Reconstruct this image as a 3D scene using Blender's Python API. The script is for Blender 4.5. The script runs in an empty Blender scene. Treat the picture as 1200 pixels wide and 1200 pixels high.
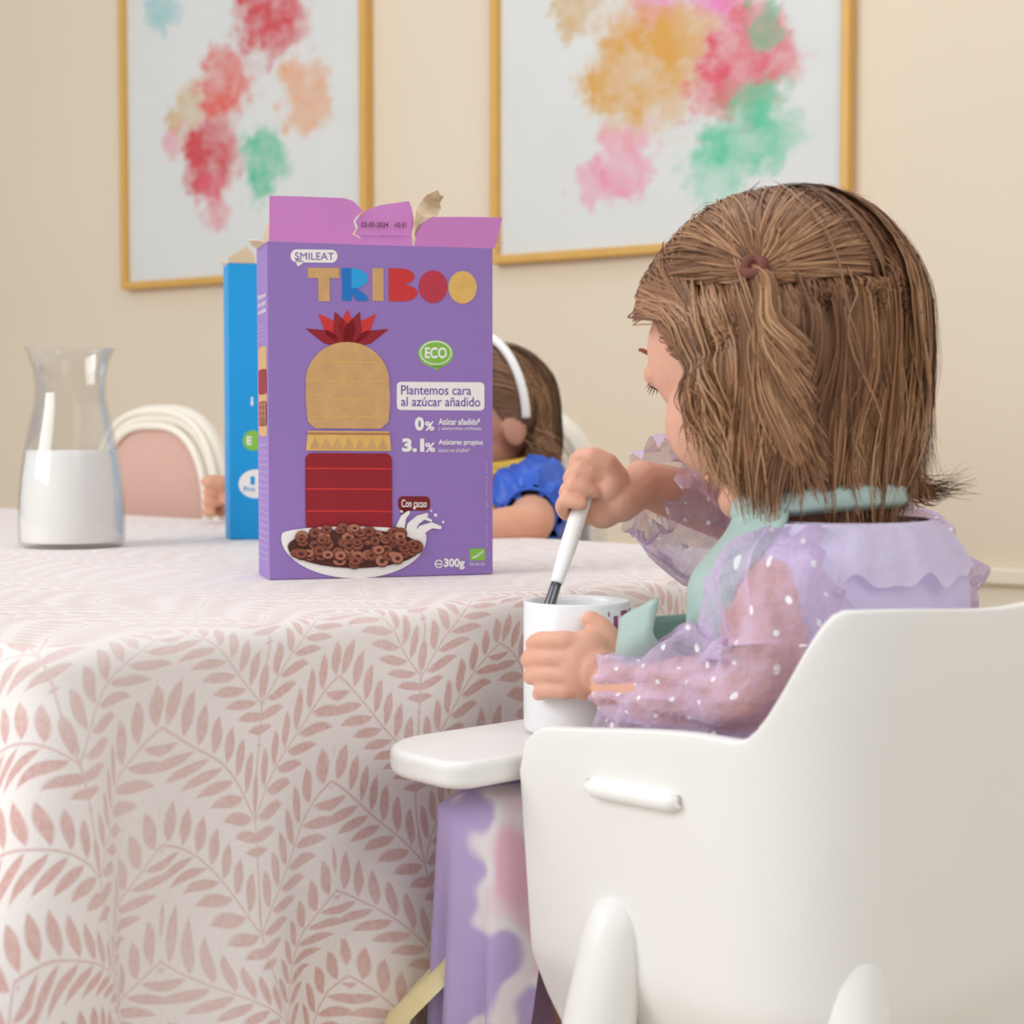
import bpy, bmesh, math, random
from mathutils import Vector as V, Matrix, noise
random.seed(7)
scn=bpy.context.scene; COL=scn.collection
R=math.radians; sin=math.sin; cos=math.cos; PI=math.pi
scn.view_settings.view_transform='Standard'
FPX=2000.; CZ=.88; PIT=math.atan(.05); ZT=.7537
def at(px,py,Y):
    x=(px-600)/FPX; y=(600-py)/FPX
    d=V((x,cos(PIT)+y*sin(PIT),-sin(PIT)+y*cos(PIT))); k=Y/d.y
    return V((d.x*k,Y,CZ+d.z*k))
def proj(p):
    q=V(p)-V((0,0,CZ)); dep=q.y*cos(PIT)-q.z*sin(PIT); up=q.y*sin(PIT)+q.z*cos(PIT)
    return 600+FPX*q.x/dep,600-FPX*up/dep
def lin(c):
    c=c/255.
    return c/12.92 if c<=.04045 else ((c+.055)/1.055)**2.4
def col(rgb): return (lin(rgb[0]),lin(rgb[1]),lin(rgb[2]),1)
def sm(a,b,x):
    t=max(0,min(1,(x-a)/(b-a))); return t*t*(3-2*t)
# ------------------------------------------------------------------ materials
class NT:
    def __init__(s,name):
        s.m=bpy.data.materials.new(name); s.m.use_nodes=True; s.t=s.m.node_tree
        s.b=s.t.nodes['Principled BSDF']; s.out=s.t.nodes['Material Output']
    def n(s,typ,**kw):
        o=s.t.nodes.new(typ)
        for k,v in kw.items(): setattr(o,k,v)
        return o
    def l(s,a,b): s.t.links.new(a,b)
    def put(s,inp,v):
        if hasattr(v,'default_value') and hasattr(v,'is_linked'): s.l(v,inp)
        else: inp.default_value=v
    def mth(s,op,a,b=0.,c=0.):
        o=s.n('ShaderNodeMath',operation=op)
        s.put(o.inputs[0],a); s.put(o.inputs[1],b); s.put(o.inputs[2],c)
        return o.outputs[0]
    def mix(s,f,a,b):
        o=s.n('ShaderNodeMix',data_type='RGBA')
        s.put(o.inputs[0],f); s.put(o.inputs[6],a); s.put(o.inputs[7],b)
        return o.outputs[2]
    def noise(s,scale,detail=3,vec=None,rough=.5):
        o=s.n('ShaderNodeTexNoise'); o.inputs['Scale'].default_value=scale; o.inputs['Detail'].default_value=detail
        o.inputs['Roughness'].default_value=rough
        if vec is None: vec=s.n('ShaderNodeTexCoord').outputs['Object']
        s.l(vec,o.inputs['Vector']); return o
    def bump(s,h,strength,dist=.001):
        o=s.n('ShaderNodeBump'); o.inputs['Strength'].default_value=strength; o.inputs['Distance'].default_value=dist
        s.l(h,o.inputs['Height']); s.l(o.outputs[0],s.b.inputs['Normal'])
MC={}
def mat(name,rgb,rough=.6,var=.05,scale=40,bump=0,spec=.3,metal=0,sss=0):
    if name in MC: return MC[name]
    k=NT(name); nz=k.noise(scale)
    c=col(rgb); a=tuple(max(0,x*(1-var)) for x in c[:3])+(1,); b=tuple(min(1,x*(1+var)) for x in c[:3])+(1,)
    k.l(k.mix(nz.outputs[0],a,b),k.b.inputs['Base Color'])
    k.b.inputs['Roughness'].default_value=rough; k.b.inputs['Specular IOR Level'].default_value=spec
    k.b.inputs['Metallic'].default_value=metal
    if sss:
        k.b.inputs['Subsurface Weight'].default_value=sss; k.b.inputs['Subsurface Radius'].default_value=(.006,.003,.002)
        k.b.inputs['Subsurface Scale'].default_value=1
    if bump: k.bump(nz.outputs[0],bump)
    MC[name]=k.m; return k.m
# ------------------------------------------------------------------ object helpers
def tag(o,label=None,cat=None,group=None,kind=None):
    if label: o['label']=label
    if cat: o['category']=cat
    if group: o['group']=group
    if kind: o['kind']=kind
    return o
def thing(name,loc,rz=0,label=None,cat=None,group=None):
    o=bpy.data.objects.new(name,None); COL.objects.link(o); o.location=loc; o.rotation_euler=(0,0,rz)
    o.empty_display_size=.02
    return tag(o,label,cat,group)
def rootloc(p):
    while p.parent: p=p.parent
    return V(p.location) if p.type=='EMPTY' else V((0,0,0))
def finish(name,me,mats,parent,local):
    if not isinstance(mats,(list,tuple)): mats=[mats]
    me.materials.clear()
    for m in mats: me.materials.append(m)
    o=bpy.data.objects.new(name,me); COL.objects.link(o)
    if parent is not None:
        if not local: me.transform(Matrix.Translation(-rootloc(parent)))
        o.parent=parent
    return o
def mk(name,verts,faces,mats,parent=None,mi=None,smooth=True,uv=None,local=False):
    me=bpy.data.meshes.new(name); me.from_pydata([tuple(v) for v in verts],[],faces)
    if uv:
        ul=me.uv_layers.new(name='UVMap'); d=[0.]*(2*len(me.loops))
        for i,lp in enumerate(me.loops): d[2*i],d[2*i+1]=uv[lp.vertex_index]
        ul.data.foreach_set('uv',d)
    o=finish(name,me,mats,parent,local)
    if mi: me.polygons.foreach_set('material_index',mi)
    me.polygons.foreach_set('use_smooth',[smooth and len(p.vertices)<=4 for p in me.polygons]); me.update()
    return o
def bmo(name,bm,mats,parent=None,smooth=True,local=False):
    bmesh.ops.recalc_face_normals(bm,faces=bm.faces)
    me=bpy.data.meshes.new(name); bm.to_mesh(me); bm.free()
    o=finish(name,me,mats,parent,local)
    me.polygons.foreach_set('use_smooth',[smooth]*len(me.polygons)); return o
def bevel(o,w,seg=3,ang=35):
    b=o.modifiers.new('Bevel','BEVEL'); b.width=w; b.segments=seg; b.limit_method='ANGLE'; b.angle_limit=R(ang); return o
def solid(o,t,off=1):
    s_=o.modifiers.new('Solid','SOLIDIFY'); s_.thickness=t; s_.offset=off; return o
def copy_tree(o,parent=None):
    c=o.copy(); COL.objects.link(c); c.parent=parent
    for ch in list(o.children): copy_tree(ch,c)
    return c
def lathe(prof,c,n=48):
    v=[];f=[]
    for r,z in prof:
        for i in range(n):
            a=2*PI*i/n; v.append(V((c[0]+r*cos(a),c[1]+r*sin(a),c[2]+z)))
    for j in range(len(prof)-1):
        for i in range(n):
            f.append((j*n+i,j*n+(i+1)%n,(j+1)*n+(i+1)%n,(j+1)*n+i))
    return v,f
def frames(pts,closed=False):
    n=len(pts); out=[]; prev=None
    for i in range(n):
        a=pts[(i-1)%n] if (closed or i>0) else pts[i]; b=pts[(i+1)%n] if (closed or i<n-1) else pts[i]
        t=(b-a).normalized()
        if prev is None:
            ref=V((0,0,1)) if abs(t.z)<.9 else V((1,0,0)); x=t.cross(ref).normalized()
        else:
            x=(prev-t*prev.dot(t)); x=x.normalized() if x.length>1e-6 else t.orthogonal().normalized()
        prev=x; out.append((t,x,t.cross(x)))
    return out
def tube(pts,rad,n=12,closed=False,cap=True,flat=1.0):
    pts=[V(p) for p in pts]; v=[];f=[]
    if not isinstance(rad,(list,tuple)): rad=[rad]*len(pts)
    for i,(p,(t,x,y)) in enumerate(zip(pts,frames(pts,closed))):
        for k in range(n):
            a=2*PI*k/n; v.append(p+(x*cos(a)+y*sin(a)*flat)*rad[i])
    m=len(pts)
    for i in range(m if closed else m-1):
        for k in range(n):
            f.append((i*n+k,i*n+(k+1)%n,((i+1)%m)*n+(k+1)%n,((i+1)%m)*n+k))
    if cap and not closed:
        f.append(tuple(range(n-1,-1,-1))); f.append(tuple((m-1)*n+k for k in range(n)))
    return v,f
def merge(*vf):
    v=[];f=[]
    for a,b in vf:
        o=len(v); v+=list(a); f+=[tuple(i+o for i in q) for q in b]
    return v,f
def spline(pts,m=8):
    pts=[V(p) for p in pts]; out=[]
    for i in range(len(pts)-1):
        p0=pts[max(0,i-1)];p1=pts[i];p2=pts[i+1];p3=pts[min(len(pts)-1,i+2)]
        for k in range(m):
            t=k/m; out.append(.5*((2*p1)+(p2-p0)*t+(2*p0-5*p1+4*p2-p3)*t*t+(3*p1-p0-3*p2+p3)*t**3))
    out.append(pts[-1]); return out
def lerpl(vals,m):
    out=[]
    for i in range(len(vals)-1):
        for k in range(m): out.append(vals[i]+(vals[i+1]-vals[i])*k/m)
    out.append(vals[-1]); return out
def ell(bm,c,r,M=None,u=20,w=14):
    if not isinstance(r,(list,tuple)): r=(r,r,r)
    T=Matrix.Translation(V(c))@((M.to_4x4()) if M else Matrix.Identity(4))@Matrix.Diagonal((r[0],r[1],r[2],1))
    bmesh.ops.create_uvsphere(bm,u_segments=u,v_segments=w,radius=1,matrix=T)
def chain(bm,pts,rad,sub=1):
    pts=[V(p) for p in pts]
    for i in range(len(pts)):
        ell(bm,pts[i],rad[i],u=14,w=10)
        if i<len(pts)-1 and (pts[i+1]-pts[i]).length>1e-5:
            vv,ff=tube([pts[i],pts[i+1]],[rad[i],rad[i+1]],14)
            bv=[bm.verts.new(q) for q in vv]
            for q in ff: bm.faces.new([bv[k] for k in q])
def remesh(bm,voxel,it):
    bmesh.ops.recalc_face_normals(bm,faces=bm.faces)
    me=bpy.data.meshes.new('tmp'); bm.to_mesh(me); bm.free()
    o=bpy.data.objects.new('tmp',me); COL.objects.link(o)
    m=o.modifiers.new('r','REMESH'); m.mode='VOXEL'; m.voxel_size=voxel; m.use_smooth_shade=True
    s=o.modifiers.new('s','SMOOTH'); s.factor=.5; s.iterations=it
    dg=bpy.context.evaluated_depsgraph_get(); dg.update()
    me2=bpy.data.meshes.new_from_object(o.evaluated_get(dg))
    bpy.data.objects.remove(o); return me2
def text2d(s,offset=0):
    cu=bpy.data.curves.new('t','FONT'); cu.body=s; cu.size=1; cu.offset=offset; cu.resolution_u=4
    o=bpy.data.objects.new('t',cu); COL.objects.link(o)
    dg=bpy.context.evaluated_depsgraph_get(); dg.update()
    me=bpy.data.meshes.new_from_object(o.evaluated_get(dg))
    v=[(q.co.x,q.co.y) for q in me.vertices]; f=[tuple(p.vertices) for p in me.polygons]
    bpy.data.objects.remove(o); bpy.data.meshes.remove(me)
    return v,f
def textbox(s,x0,y0,x1,y1,offset=.02):
    v,f=text2d(s,offset)
    a=min(q[0] for q in v);b=max(q[0] for q in v);c=min(q[1] for q in v);d=max(q[1] for q in v)
    return [((q[0]-a)/(b-a)*(x1-x0)+x0,(q[1]-c)/(d-c)*(y1-y0)+y0) for q in v],f
class Print:
    def __init__(s,fn): s.v=[];s.f=[];s.mi=[];s.m=[];s.fn=fn
    def _m(s,m):
        if m not in s.m: s.m.append(m)
        return s.m.index(m)
    def poly(s,pts,m,L=1):
        o=len(s.v); s.v+=[s.fn(a,b,L) for a,b in pts]; s.f.append(tuple(range(o,o+len(pts)))); s.mi.append(s._m(m))
    def mesh(s,v,f,m,L=2):
        o=len(s.v); s.v+=[s.fn(a,b,L) for a,b in v]
        for q in f: s.f.append(tuple(i+o for i in q)); s.mi.append(s._m(m))
    def text(s,t,x0,y0,x1,y1,m,L=2,off=.02):
        v,f=textbox(t,x0,y1,x1,y0,off); s.mesh(v,f,m,L)
    def build(s,name,parent): return mk(name,s.v,s.f,s.m,parent,s.mi,smooth=False,local=True)
def rrect(x0,y0,x1,y1,r,n=6):
    p=[]
    for cx,cy,a in ((x1-r,y1-r,0),(x0+r,y1-r,90),(x0+r,y0+r,180),(x1-r,y0+r,270)):
        for i in range(n+1):
            t=R(a+90*i/n); p.append((cx+r*cos(t),cy+r*sin(t)))
    return p
def circ(cx,cy,rx,ry=None,n=24,a0=0,a1=360):
    ry=ry or rx; m=n if a1-a0==360 else n+1
    return [(cx+rx*cos(R(a0+(a1-a0)*i/n)),cy+ry*sin(R(a0+(a1-a0)*i/n))) for i in range(m)]
# ------------------------------------------------------------------ shared palette
white=mat('print_white',(245,243,240),.5,.01)
plastic=mat('cream_white_plastic',(242,241,238),.35,.012,12,spec=.4)
plastic2=mat('white_lever_plastic',(248,248,246),.35,.01,12)
gold=mat('gold_frame',(216,168,84),.4,.08,20,spec=.5)
skin=mat('skin_warm',(226,172,148),.52,.05,60,sss=.12)
skin2=mat('skin_tan',(216,160,132),.55,.05,60,sss=.08)
lilac=mat('lilac_cloth',(216,204,236),.8,.06,60)
mint=mat('mint_silicone',(178,203,196),.5,.03,30)
# ------------------------------------------------------------------ room
WU=V((.811,-.585,0)).normalized(); WN=V((WU.y,-WU.x,0))
if WN.y>0: WN=-WN
W0=V((-.027,3.2,0)); WA=math.atan2(WU.y,WU.x)
def wall_hit(px,py):
    C=V((0,0,CZ)); d=at(px,py,1.)-C; k=(W0-C).dot(WN)/d.dot(WN); p=C+d*k
    return (p-W0).dot(WU),p.z
k=NT('wall_paint'); tc=k.n('ShaderNodeTexCoord'); sx=k.n('ShaderNodeSeparateXYZ'); k.l(tc.outputs['Object'],sx.inputs[0])
nz=k.noise(2.,2); low=k.mth('LESS_THAN',sx.outputs[2],.655)
c=k.mix(nz.outputs[0],col((226,210,187)),col((232,218,197)))
k.l(k.mix(low,c,col((242,231,212))),k.b.inputs['Base Color']); k.b.inputs['Roughness'].default_value=.85
fine=k.noise(260,3); k.bump(fine.outputs[0],.12); wallm=k.m
def wallbox(name,s0,s1,z0,z1,d0,d1,m):
    bm=bmesh.new(); vs=[]
    for s in (s0,s1):
        for z in (z0,z1):
            for d in (d0,d1): vs.append(bm.verts.new(W0+WU*s+WN*d+V((0,0,z))))
    for q in ((0,1,3,2),(4,6,7,5),(0,4,5,1),(2,3,7,6),(0,2,6,4),(1,5,7,3)): bm.faces.new([vs[i] for i in q])
    return bmo(name,bm,m,smooth=False)
tag(wallbox('wall_back',-5,5,0,2.9,-.12,0,wallm),kind='structure')
trimm=mat('cream_trim',(240,228,206),.6,.03,10)
tag(bevel(wallbox('trim_1',-5,5,.637,.662,0,.018,trimm),.004),kind='structure')
tag(bevel(wallbox('baseboard_back',-5,5,0,.1,0,.015,trimm),.004),kind='structure')
k=NT('floor_tiles'); br=k.n('ShaderNodeTexBrick'); tc=k.n('ShaderNodeTexCoord'); k.l(tc.outputs['Object'],br.inputs['Vector'])
br.offset=0; br.inputs['Scale'].default_value=2.4; br.inputs['Brick Width'].default_value=1; br.inputs['Row Height'].default_value=1; br.inputs['Mortar Size'].default_value=.008
br.inputs['Color1'].default_value=col((210,198,180)); br.inputs['Color2'].default_value=col((205,192,174)); br.inputs['Mortar'].default_value=col((180,168,150))
k.l(br.outputs[0],k.b.inputs['Base Color']); k.b.inputs['Roughness'].default_value=.5
tag(mk('floor',[(-5,-2.5,0),(5,-2.5,0),(5,7,0),(-5,7,0)],[(0,1,2,3)],k.m,smooth=False),kind='structure')
# ------------------------------------------------------------------ framed watercolours
def watercolour(name,blobs):
    k=NT(name); uv=k.n('ShaderNodeUVMap').outputs[0]
    n1=k.noise(15,6,uv,.66); n2=k.noise(7,3,uv)
    sub=k.n('ShaderNodeVectorMath',operation='SUBTRACT'); k.l(n1.outputs['Color'],sub.inputs[0]); sub.inputs[1].default_value=(.5,.5,.5)
    sc=k.n('ShaderNodeVectorMath',operation='SCALE'); k.l(sub.outputs[0],sc.inputs[0]); sc.inputs['Scale'].default_value=.2
    ad=k.n('ShaderNodeVectorMath',operation='ADD'); k.l(uv,ad.inputs[0]); k.l(sc.outputs[0],ad.inputs[1])
    fl=k.n('ShaderNodeVectorMath',operation='MULTIPLY'); k.l(ad.outputs[0],fl.inputs[0]); fl.inputs[1].default_value=(1,1,0)
    c=k.mix(n2.outputs[0],col((214,217,216)),col((225,226,223)))
    amt=k.mth('MULTIPLY_ADD',n1.outputs[0],2.1,-.2)
    for (x,y,r,rgb,st) in blobs:
        d=k.n('ShaderNodeVectorMath',operation='DISTANCE'); k.l(fl.outputs[0],d.inputs[0]); d.inputs[1].default_value=(x,y,0)
        mr=k.n('ShaderNodeMapRange',interpolation_type='SMOOTHSTEP'); k.l(d.outputs['Value'],mr.inputs[0])
        mr.inputs[1].default_value=r*.6; mr.inputs[2].default_value=r*1.12; mr.inputs[3].default_value=st; mr.inputs[4].default_value=0
        f=k.mth('MULTIPLY',mr.outputs[0],amt); cl=k.mth('MINIMUM',k.mth('MAXIMUM',f,0.),.95)
        c=k.mix(cl,c,col(rgb))
    k.l(c,k.b.inputs['Base Color']); k.b.inputs['Roughness'].default_value=.6; k.b.inputs['Specular IOR Level'].default_value=.2
    return k.m
RED=(205,62,72);PINK=(226,110,130);ORG=(226,160,110);TAN=(205,170,110);GRN=(80,190,150);OCH=(215,160,75);MAG=(230,130,190)
def picture(label,s0,s1,z0,z1,bl):
    o=W0+WU*s0+V((0,0,z0)); t=thing('framed_painting',o,WA,label,'painting','pair of gold framed watercolours')
    w=s1-s0;h=z1-z0; b=.016; d=.026
    v=[];
    for (x0,y0,x1,y1) in ((0,0,w,h),(b,b,w-b,h-b)):
        for y in (-.001,-d):
            v+=[(x0,y,y0),(x1,y,y0),(x1,y,y1),(x0,y,y1)]
    f=[]
    for i in range(4):
        j=(i+1)%4
        f+=[(i,j,4+j,4+i),(4+i,4+j,12+j,12+i),(12+i,12+j,8+j,8+i),(8+i,8+j,j,i)]
    fr=mk('frame',v,f,gold,t,smooth=False,local=True); bevel(fr,.003,2)
    bb=[]
    for px,py,r,rgb,st in bl:
        s,z=wall_hit(px,py); bb.append((s-s0,z-z0,r*3.3/FPX,rgb,st))
    e=b-.001
    mk('canvas',[(e,-.012,e),(w-e,-.012,e),(w-e,-.012,h-e),(e,-.012,h-e)],[(0,1,2,3)],watercolour('watercolour_'+str(len(bl)),bb),t,smooth=False,
       uv=[(e,e),(w-e,e),(w-e,h-e),(e,h-e)],local=True)
sA=wall_hit(151,300)[0]; sB=wall_hit(438,300)[0]; z0=1.18
picture('gold framed watercolour of loose red, orange and green blooms above the glass carafe',sA,sB,z0,z0+1.0,
 [(322,16,66,RED,.95),(330,-50,60,PINK,.8),(268,102,54,(222,100,90),.9),(365,112,50,ORG,.75),(222,130,34,TAN,.75),(250,188,56,RED,.95),(312,190,46,GRN,.9),(195,6,36,(120,190,195),.6),(255,236,34,PINK,.6),(205,160,24,PINK,.5)])
picture('gold framed watercolour of ochre, pink and green blooms behind the seated toddler',wall_hit(583,250)[0],wall_hit(1002,200)[0],z0,z0+1.0,
 [(765,-5,46,MAG,.8),(680,5,36,TAN,.75),(757,82,80,OCH,.85),(880,72,66,(218,80,100),.9),(845,-8,40,MAG,.8),(805,36,38,OCH,.7),(905,24,24,GRN,.7),(880,152,56,(90,195,155),.85),(835,198,34,(130,205,175),.7),(735,192,40,(232,140,170),.75),(832,118,32,(222,90,105),.7),(700,225,30,(232,140,170),.6)])
# ------------------------------------------------------------------ table and cloth
A=V((-.262,.945,0)); TU=V((.752,-.66,0)).normalized(); TV=V((-TU.y,TU.x,0))
def tp(a,b,z): return A+TU*a+TV*b+V((0,0,z))
k=NT('leaf_jacquard'); uvn=k.n('ShaderNodeUVMap').outputs[0]; s=k.n('ShaderNodeSeparateXYZ'); k.l(uvn,s.inputs[0])
M=k.mth
PS=1.36
vv,uu=M('MULTIPLY',s.outputs[0],PS),M('MULTIPLY',s.outputs[1],PS)
wob=k.noise(3.0,2,uvn); wob2=k.noise(3.7,2,uvn)
u2=M('ADD',uu,M('MULTIPLY',M('SINE',M('MULTIPLY',vv,8.)),.026)); u2=M('ADD',u2,M('MULTIPLY',wob.outputs[0],.20))
vv=M('ADD',vv,M('MULTIPLY',wob2.outputs[0],.17))
W=.21
x=M('ABSOLUTE',M('SUBTRACT',M('FLOORED_MODULO',u2,W),W/2))
t0=M('ADD',M('MULTIPLY',vv,.60),M('MULTIPLY',x,.80)); t0=M('ADD',t0,M('MULTIPLY',M('MULTIPLY',x,x),-2.4))
s0_=M('SUBTRACT',M('MULTIPLY',x,.60),M('MULTIPLY',vv,.80))
P=.055
tt=M('SUBTRACT',M('FLOORED_MODULO',t0,P),P/2); y=M('ABSOLUTE',tt)
sm_=M('SUBTRACT',M('FLOORED_MODULO',M('SUBTRACT',s0_,M('MULTIPLY',y,.95)),.0190),.00950)
q=M('DIVIDE',M('SUBTRACT',y,.0131),.0112); th=M('MULTIPLY',M('SUBTRACT',1.,M('MULTIPLY',q,q)),.0068)
def soft(val,w):
    mr=k.n('ShaderNodeMapRange',interpolation_type='SMOOTHSTEP'); k.l(val,mr.inputs[0]); mr.inputs[1].default_value=-w; mr.inputs[2].default_value=w; return mr.outputs[0]
leaf=soft(M('SUBTRACT',th,M('ABSOLUTE',sm_)),.0019)
stem=M('MULTIPLY',M('LESS_THAN',y,.0009),.7); mainstem=M('MULTIPLY',M('LESS_THAN',x,.0011),.7)
mask=M('MAXIMUM',M('MAXIMUM',leaf,stem),mainstem)
tone=k.noise(4,3,uvn); grain=k.noise(260,2,uvn)
fa=M('MULTIPLY',M('MULTIPLY',mask,M('MULTIPLY_ADD',tone.outputs[0],1.6,-.12)),M('MULTIPLY_ADD',grain.outputs[0],.9,.5))
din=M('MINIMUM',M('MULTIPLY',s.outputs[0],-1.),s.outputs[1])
fd=k.n('ShaderNodeMapRange'); k.l(din,fd.inputs[0]); fd.inputs[1].default_value=-.03; fd.inputs[2].default_value=.06; fd.inputs[3].default_value=1.; fd.inputs[4].default_value=.5  # sprigs paler on the table top: washed-out sheen put into the colour
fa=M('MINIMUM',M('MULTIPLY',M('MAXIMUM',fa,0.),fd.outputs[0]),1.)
weave=k.noise(520,2,uvn)
base=k.mix(weave.outputs[0],col((234,226,222)),col((247,242,239)))
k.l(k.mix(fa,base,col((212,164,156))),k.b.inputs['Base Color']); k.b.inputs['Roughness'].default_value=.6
k.b.inputs['Sheen Weight'].default_value=.4; k.b.inputs['Sheen Roughness'].default_value=.3
k.bump(M('ADD',weave.outputs[0],M('MULTIPLY',mask,.6)),.45,.0009); clothm=k.m
TL,TW=1.75,.95; cr=.05
out=[]
for cx,cy,a0 in ((-cr,cr,-90),(-cr,TW-cr,0),(-TL+cr,TW-cr,90),(-TL+cr,cr,180)):
    for i in range(15):
        t=R(a0+90*i/14); n=(cos(t),sin(t)); out.append(((cx+cr*n[0],cy+cr*n[1]),n))
dense=[]
for i in range(len(out)):
    (p,n),(p2,n2)=out[i],out[(i+1)%len(out)]
    L=math.hypot(p2[0]-p[0],p2[1]-p[1]); m=max(1,int(L/.010))
    for j in range(m):
        t=j/m; nn=(n[0]+(n2[0]-n[0])*t,n[1]+(n2[1]-n[1])*t); q=math.hypot(*nn)
        dense.append(((p[0]+(p2[0]-p[0])*t,p[1]+(p2[1]-p[1])*t),(nn[0]/q,nn[1]/q)))
N=len(dense); v=[];f=[];uv=[]; ctr=(-TL/2,TW/2); er=.018
ss=[0]
for i in range(N-1): ss.append(ss[-1]+math.hypot(dense[i+1][0][0]-dense[i][0][0],dense[i+1][0][1]-dense[i][0][1]))
for sc in (.05,.3,.6,.85,1.):
    for (p,n) in dense:
        e=(p[0]-n[0]*er,p[1]-n[1]*er); g=(ctr[0]+(e[0]-ctr[0])*sc,ctr[1]+(e[1]-ctr[1])*sc)
        v.append(tp(g[0],g[1],ZT)); uv.append(g)
def skirt(i,h):
    p,n=dense[i]; s=ss[i]
    near=max(0,-n[1])
    amp=.05+.07*near
    w=sin(2*PI*s/.17+1.9*sin(s*2.3)+6.*h)
    o=h*(amp*.95+amp*1.4*w)+h*.09*noise.noise(V((s*8,h*5,1)))
    o+=h*.20*noise.noise(V((s*4.+h*6,h*1.5,7)))*(.55+near)
    cor=min(1,max(0,2*abs(n[0]*n[1])))
    o+=h*.30*cor
    return max(o,h*.004)
rows=[('r',a) for a in (20,40,60,76,90)]+[('h',t/30) for t in range(1,31)]
for kind,val in rows:
    for i,(p,n) in enumerate(dense):
        drop=.42-.25*sm(.2,.9,n[1])
        e=(p[0]-n[0]*er,p[1]-n[1]*er)
        if kind=='r':
            a=R(val); d=er*sin(a); z=ZT-er*(1-cos(a)); arc=er*a
        else:
            h=val*drop; d=er+skirt(i,h); z=ZT-er-h; arc=er*PI/2+h
        v.append(tp(e[0]+n[0]*d,e[1]+n[1]*d,z)); uv.append((e[0]+n[0]*arc,e[1]+n[1]*arc))
nr=5+len(rows)
for j in range(nr-1):
    for i in range(N): f.append((j*N+i,j*N+(i+1)%N,(j+1)*N+(i+1)%N,(j+1)*N+i))
f.append(tuple(range(N-1,-1,-1)))
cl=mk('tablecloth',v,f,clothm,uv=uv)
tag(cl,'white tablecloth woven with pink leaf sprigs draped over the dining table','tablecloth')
woodm=mat('table_wood',(150,110,75),.5,.15,8)
t=thing('dining_table',tp(-TL/2,TW/2,0),math.atan2(TU.y,TU.x),'rectangular dining table hidden under the pink leaf tablecloth','table')
bm=bmesh.new(); bmesh.ops.create_cube(bm,size=1,matrix=Matrix.Translation((0,0,ZT-.0175))@Matrix.Diagonal((TL-.06,TW-.06,.03,1)))
bevel(bmo('tabletop',bm,woodm,t,False,True),.006)
for sx in (-1,1):
    for sy in (-1,1):
        vv_,ff_=tube([(sx*(TL/2-.12),sy*(TW/2-.12),z) for z in (0,.3,.6,.72)],[.022,.028,.034,.036],16)
        mk('leg',vv_,ff_,woodm,t,local=True)
# ------------------------------------------------------------------ carafe and milk
k=NT('thin_clear_glass'); tr=k.n('ShaderNodeBsdfTransparent'); tr.inputs[0].default_value=(.972,.974,.972,1)
gl=k.n('ShaderNodeBsdfGlossy'); gl.inputs['Roughness'].default_value=.03; lw=k.n('ShaderNodeLayerWeight'); lw.inputs[0].default_value=.35
nzg=k.noise(8); mx=k.n('ShaderNodeMixShader')
k.l(k.mth('MULTIPLY',lw.outputs['Facing'],k.mth('MULTIPLY_ADD',nzg.outputs[0],.1,.36)),mx.inputs[0]); k.l(tr.outputs[0],mx.inputs[1]); k.l(gl.outputs[0],mx.inputs[2]); k.l(mx.outputs[0],k.out.inputs[0]); glass=k.m
cp=at(85,640,1.80); cc=V((cp.x,cp.y,ZT+.0008)); q=1.80/FPX
po=[(0,0),(53*q,0),(60*q,3*q),(62*q,12*q),(61.8*q,40*q),(59.5*q,75*q),(54*q,112*q),(47*q,145*q),(42.2*q,168*q),(40.8*q,185*q),(42.6*q,203*q),(47*q,220*q),(51.5*q,230*q)]
hi=lambda P,m:[(a,b) for a,b in [(p.x,p.y) for p in spline([V((x,z,0)) for x,z in P],m)]]
outer=[(0,0)]+hi(po[1:],5); inner=[(max(0,r-.0022),max(z,.004)) for r,z in outer]
rim=[(outer[-1][0]-.0006,outer[-1][1]+.001),(inner[-1][0]+.0004,outer[-1][1]+.001)]
v,f=lathe(outer+rim+inner[::-1],cc,64)
tag(mk('carafe',v,f,glass),'clear glass carafe with narrow neck, half full of milk','carafe')
lev=112*q
mi_=[(0,.0046)]+[(max(.001,r-.003),max(z,.0046)) for r,z in outer[1:] if z<lev]; rl=mi_[-1][0]
mi_+=[(rl-.0003,lev),(rl*.5,lev-.0006),(0,lev-.0006)]
v,f=lathe(mi_,cc,64)
tag(mk('milk',v,f,mat('milk_white',(250,248,243),.3,.01,20,sss=.1)),'white milk filling the lower half of the glass carafe','milk')
# ------------------------------------------------------------------ purple cereal box
def carton(name,loc,rz,w,d,h,m,inner_m,side_m,label,group=None):
    t=thing(name,loc,rz,label,'cereal box',group)
    bm=bmesh.new(); e=.0008
    o=[(0,0),(w,0),(w,d),(0,d)]; i_=[(e,e),(w-e,e),(w-e,d-e),(e,d-e)]
    vo=[bm.verts.new((x,y,0)) for x,y in o]; vt=[bm.verts.new((x,y,h)) for x,y in o]
    wi=[bm.verts.new((x,y,h)) for x,y in i_]; wb=[bm.verts.new((x,y,.002)) for x,y in i_]
    bm.faces.new(vo[::-1])
    for a in range(4):
        b=(a+1)%4
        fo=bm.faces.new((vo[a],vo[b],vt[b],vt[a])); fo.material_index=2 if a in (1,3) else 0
        bm.faces.new((vt[a],vt[b],wi[b],wi[a]))
        fc=bm.faces.new((wi[a],wi[b],wb[b],wb[a])); fc.material_index=1
    fc=bm.faces.new(wb); fc.material_index=1
    bmo('carton',bm,[m,inner_m,side_m],t,False,True)
    return t
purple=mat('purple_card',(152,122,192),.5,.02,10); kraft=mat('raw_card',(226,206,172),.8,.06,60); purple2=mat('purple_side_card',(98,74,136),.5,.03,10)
pinkflap=mat('orchid_card',(214,138,208),.55,.03,20)
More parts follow.
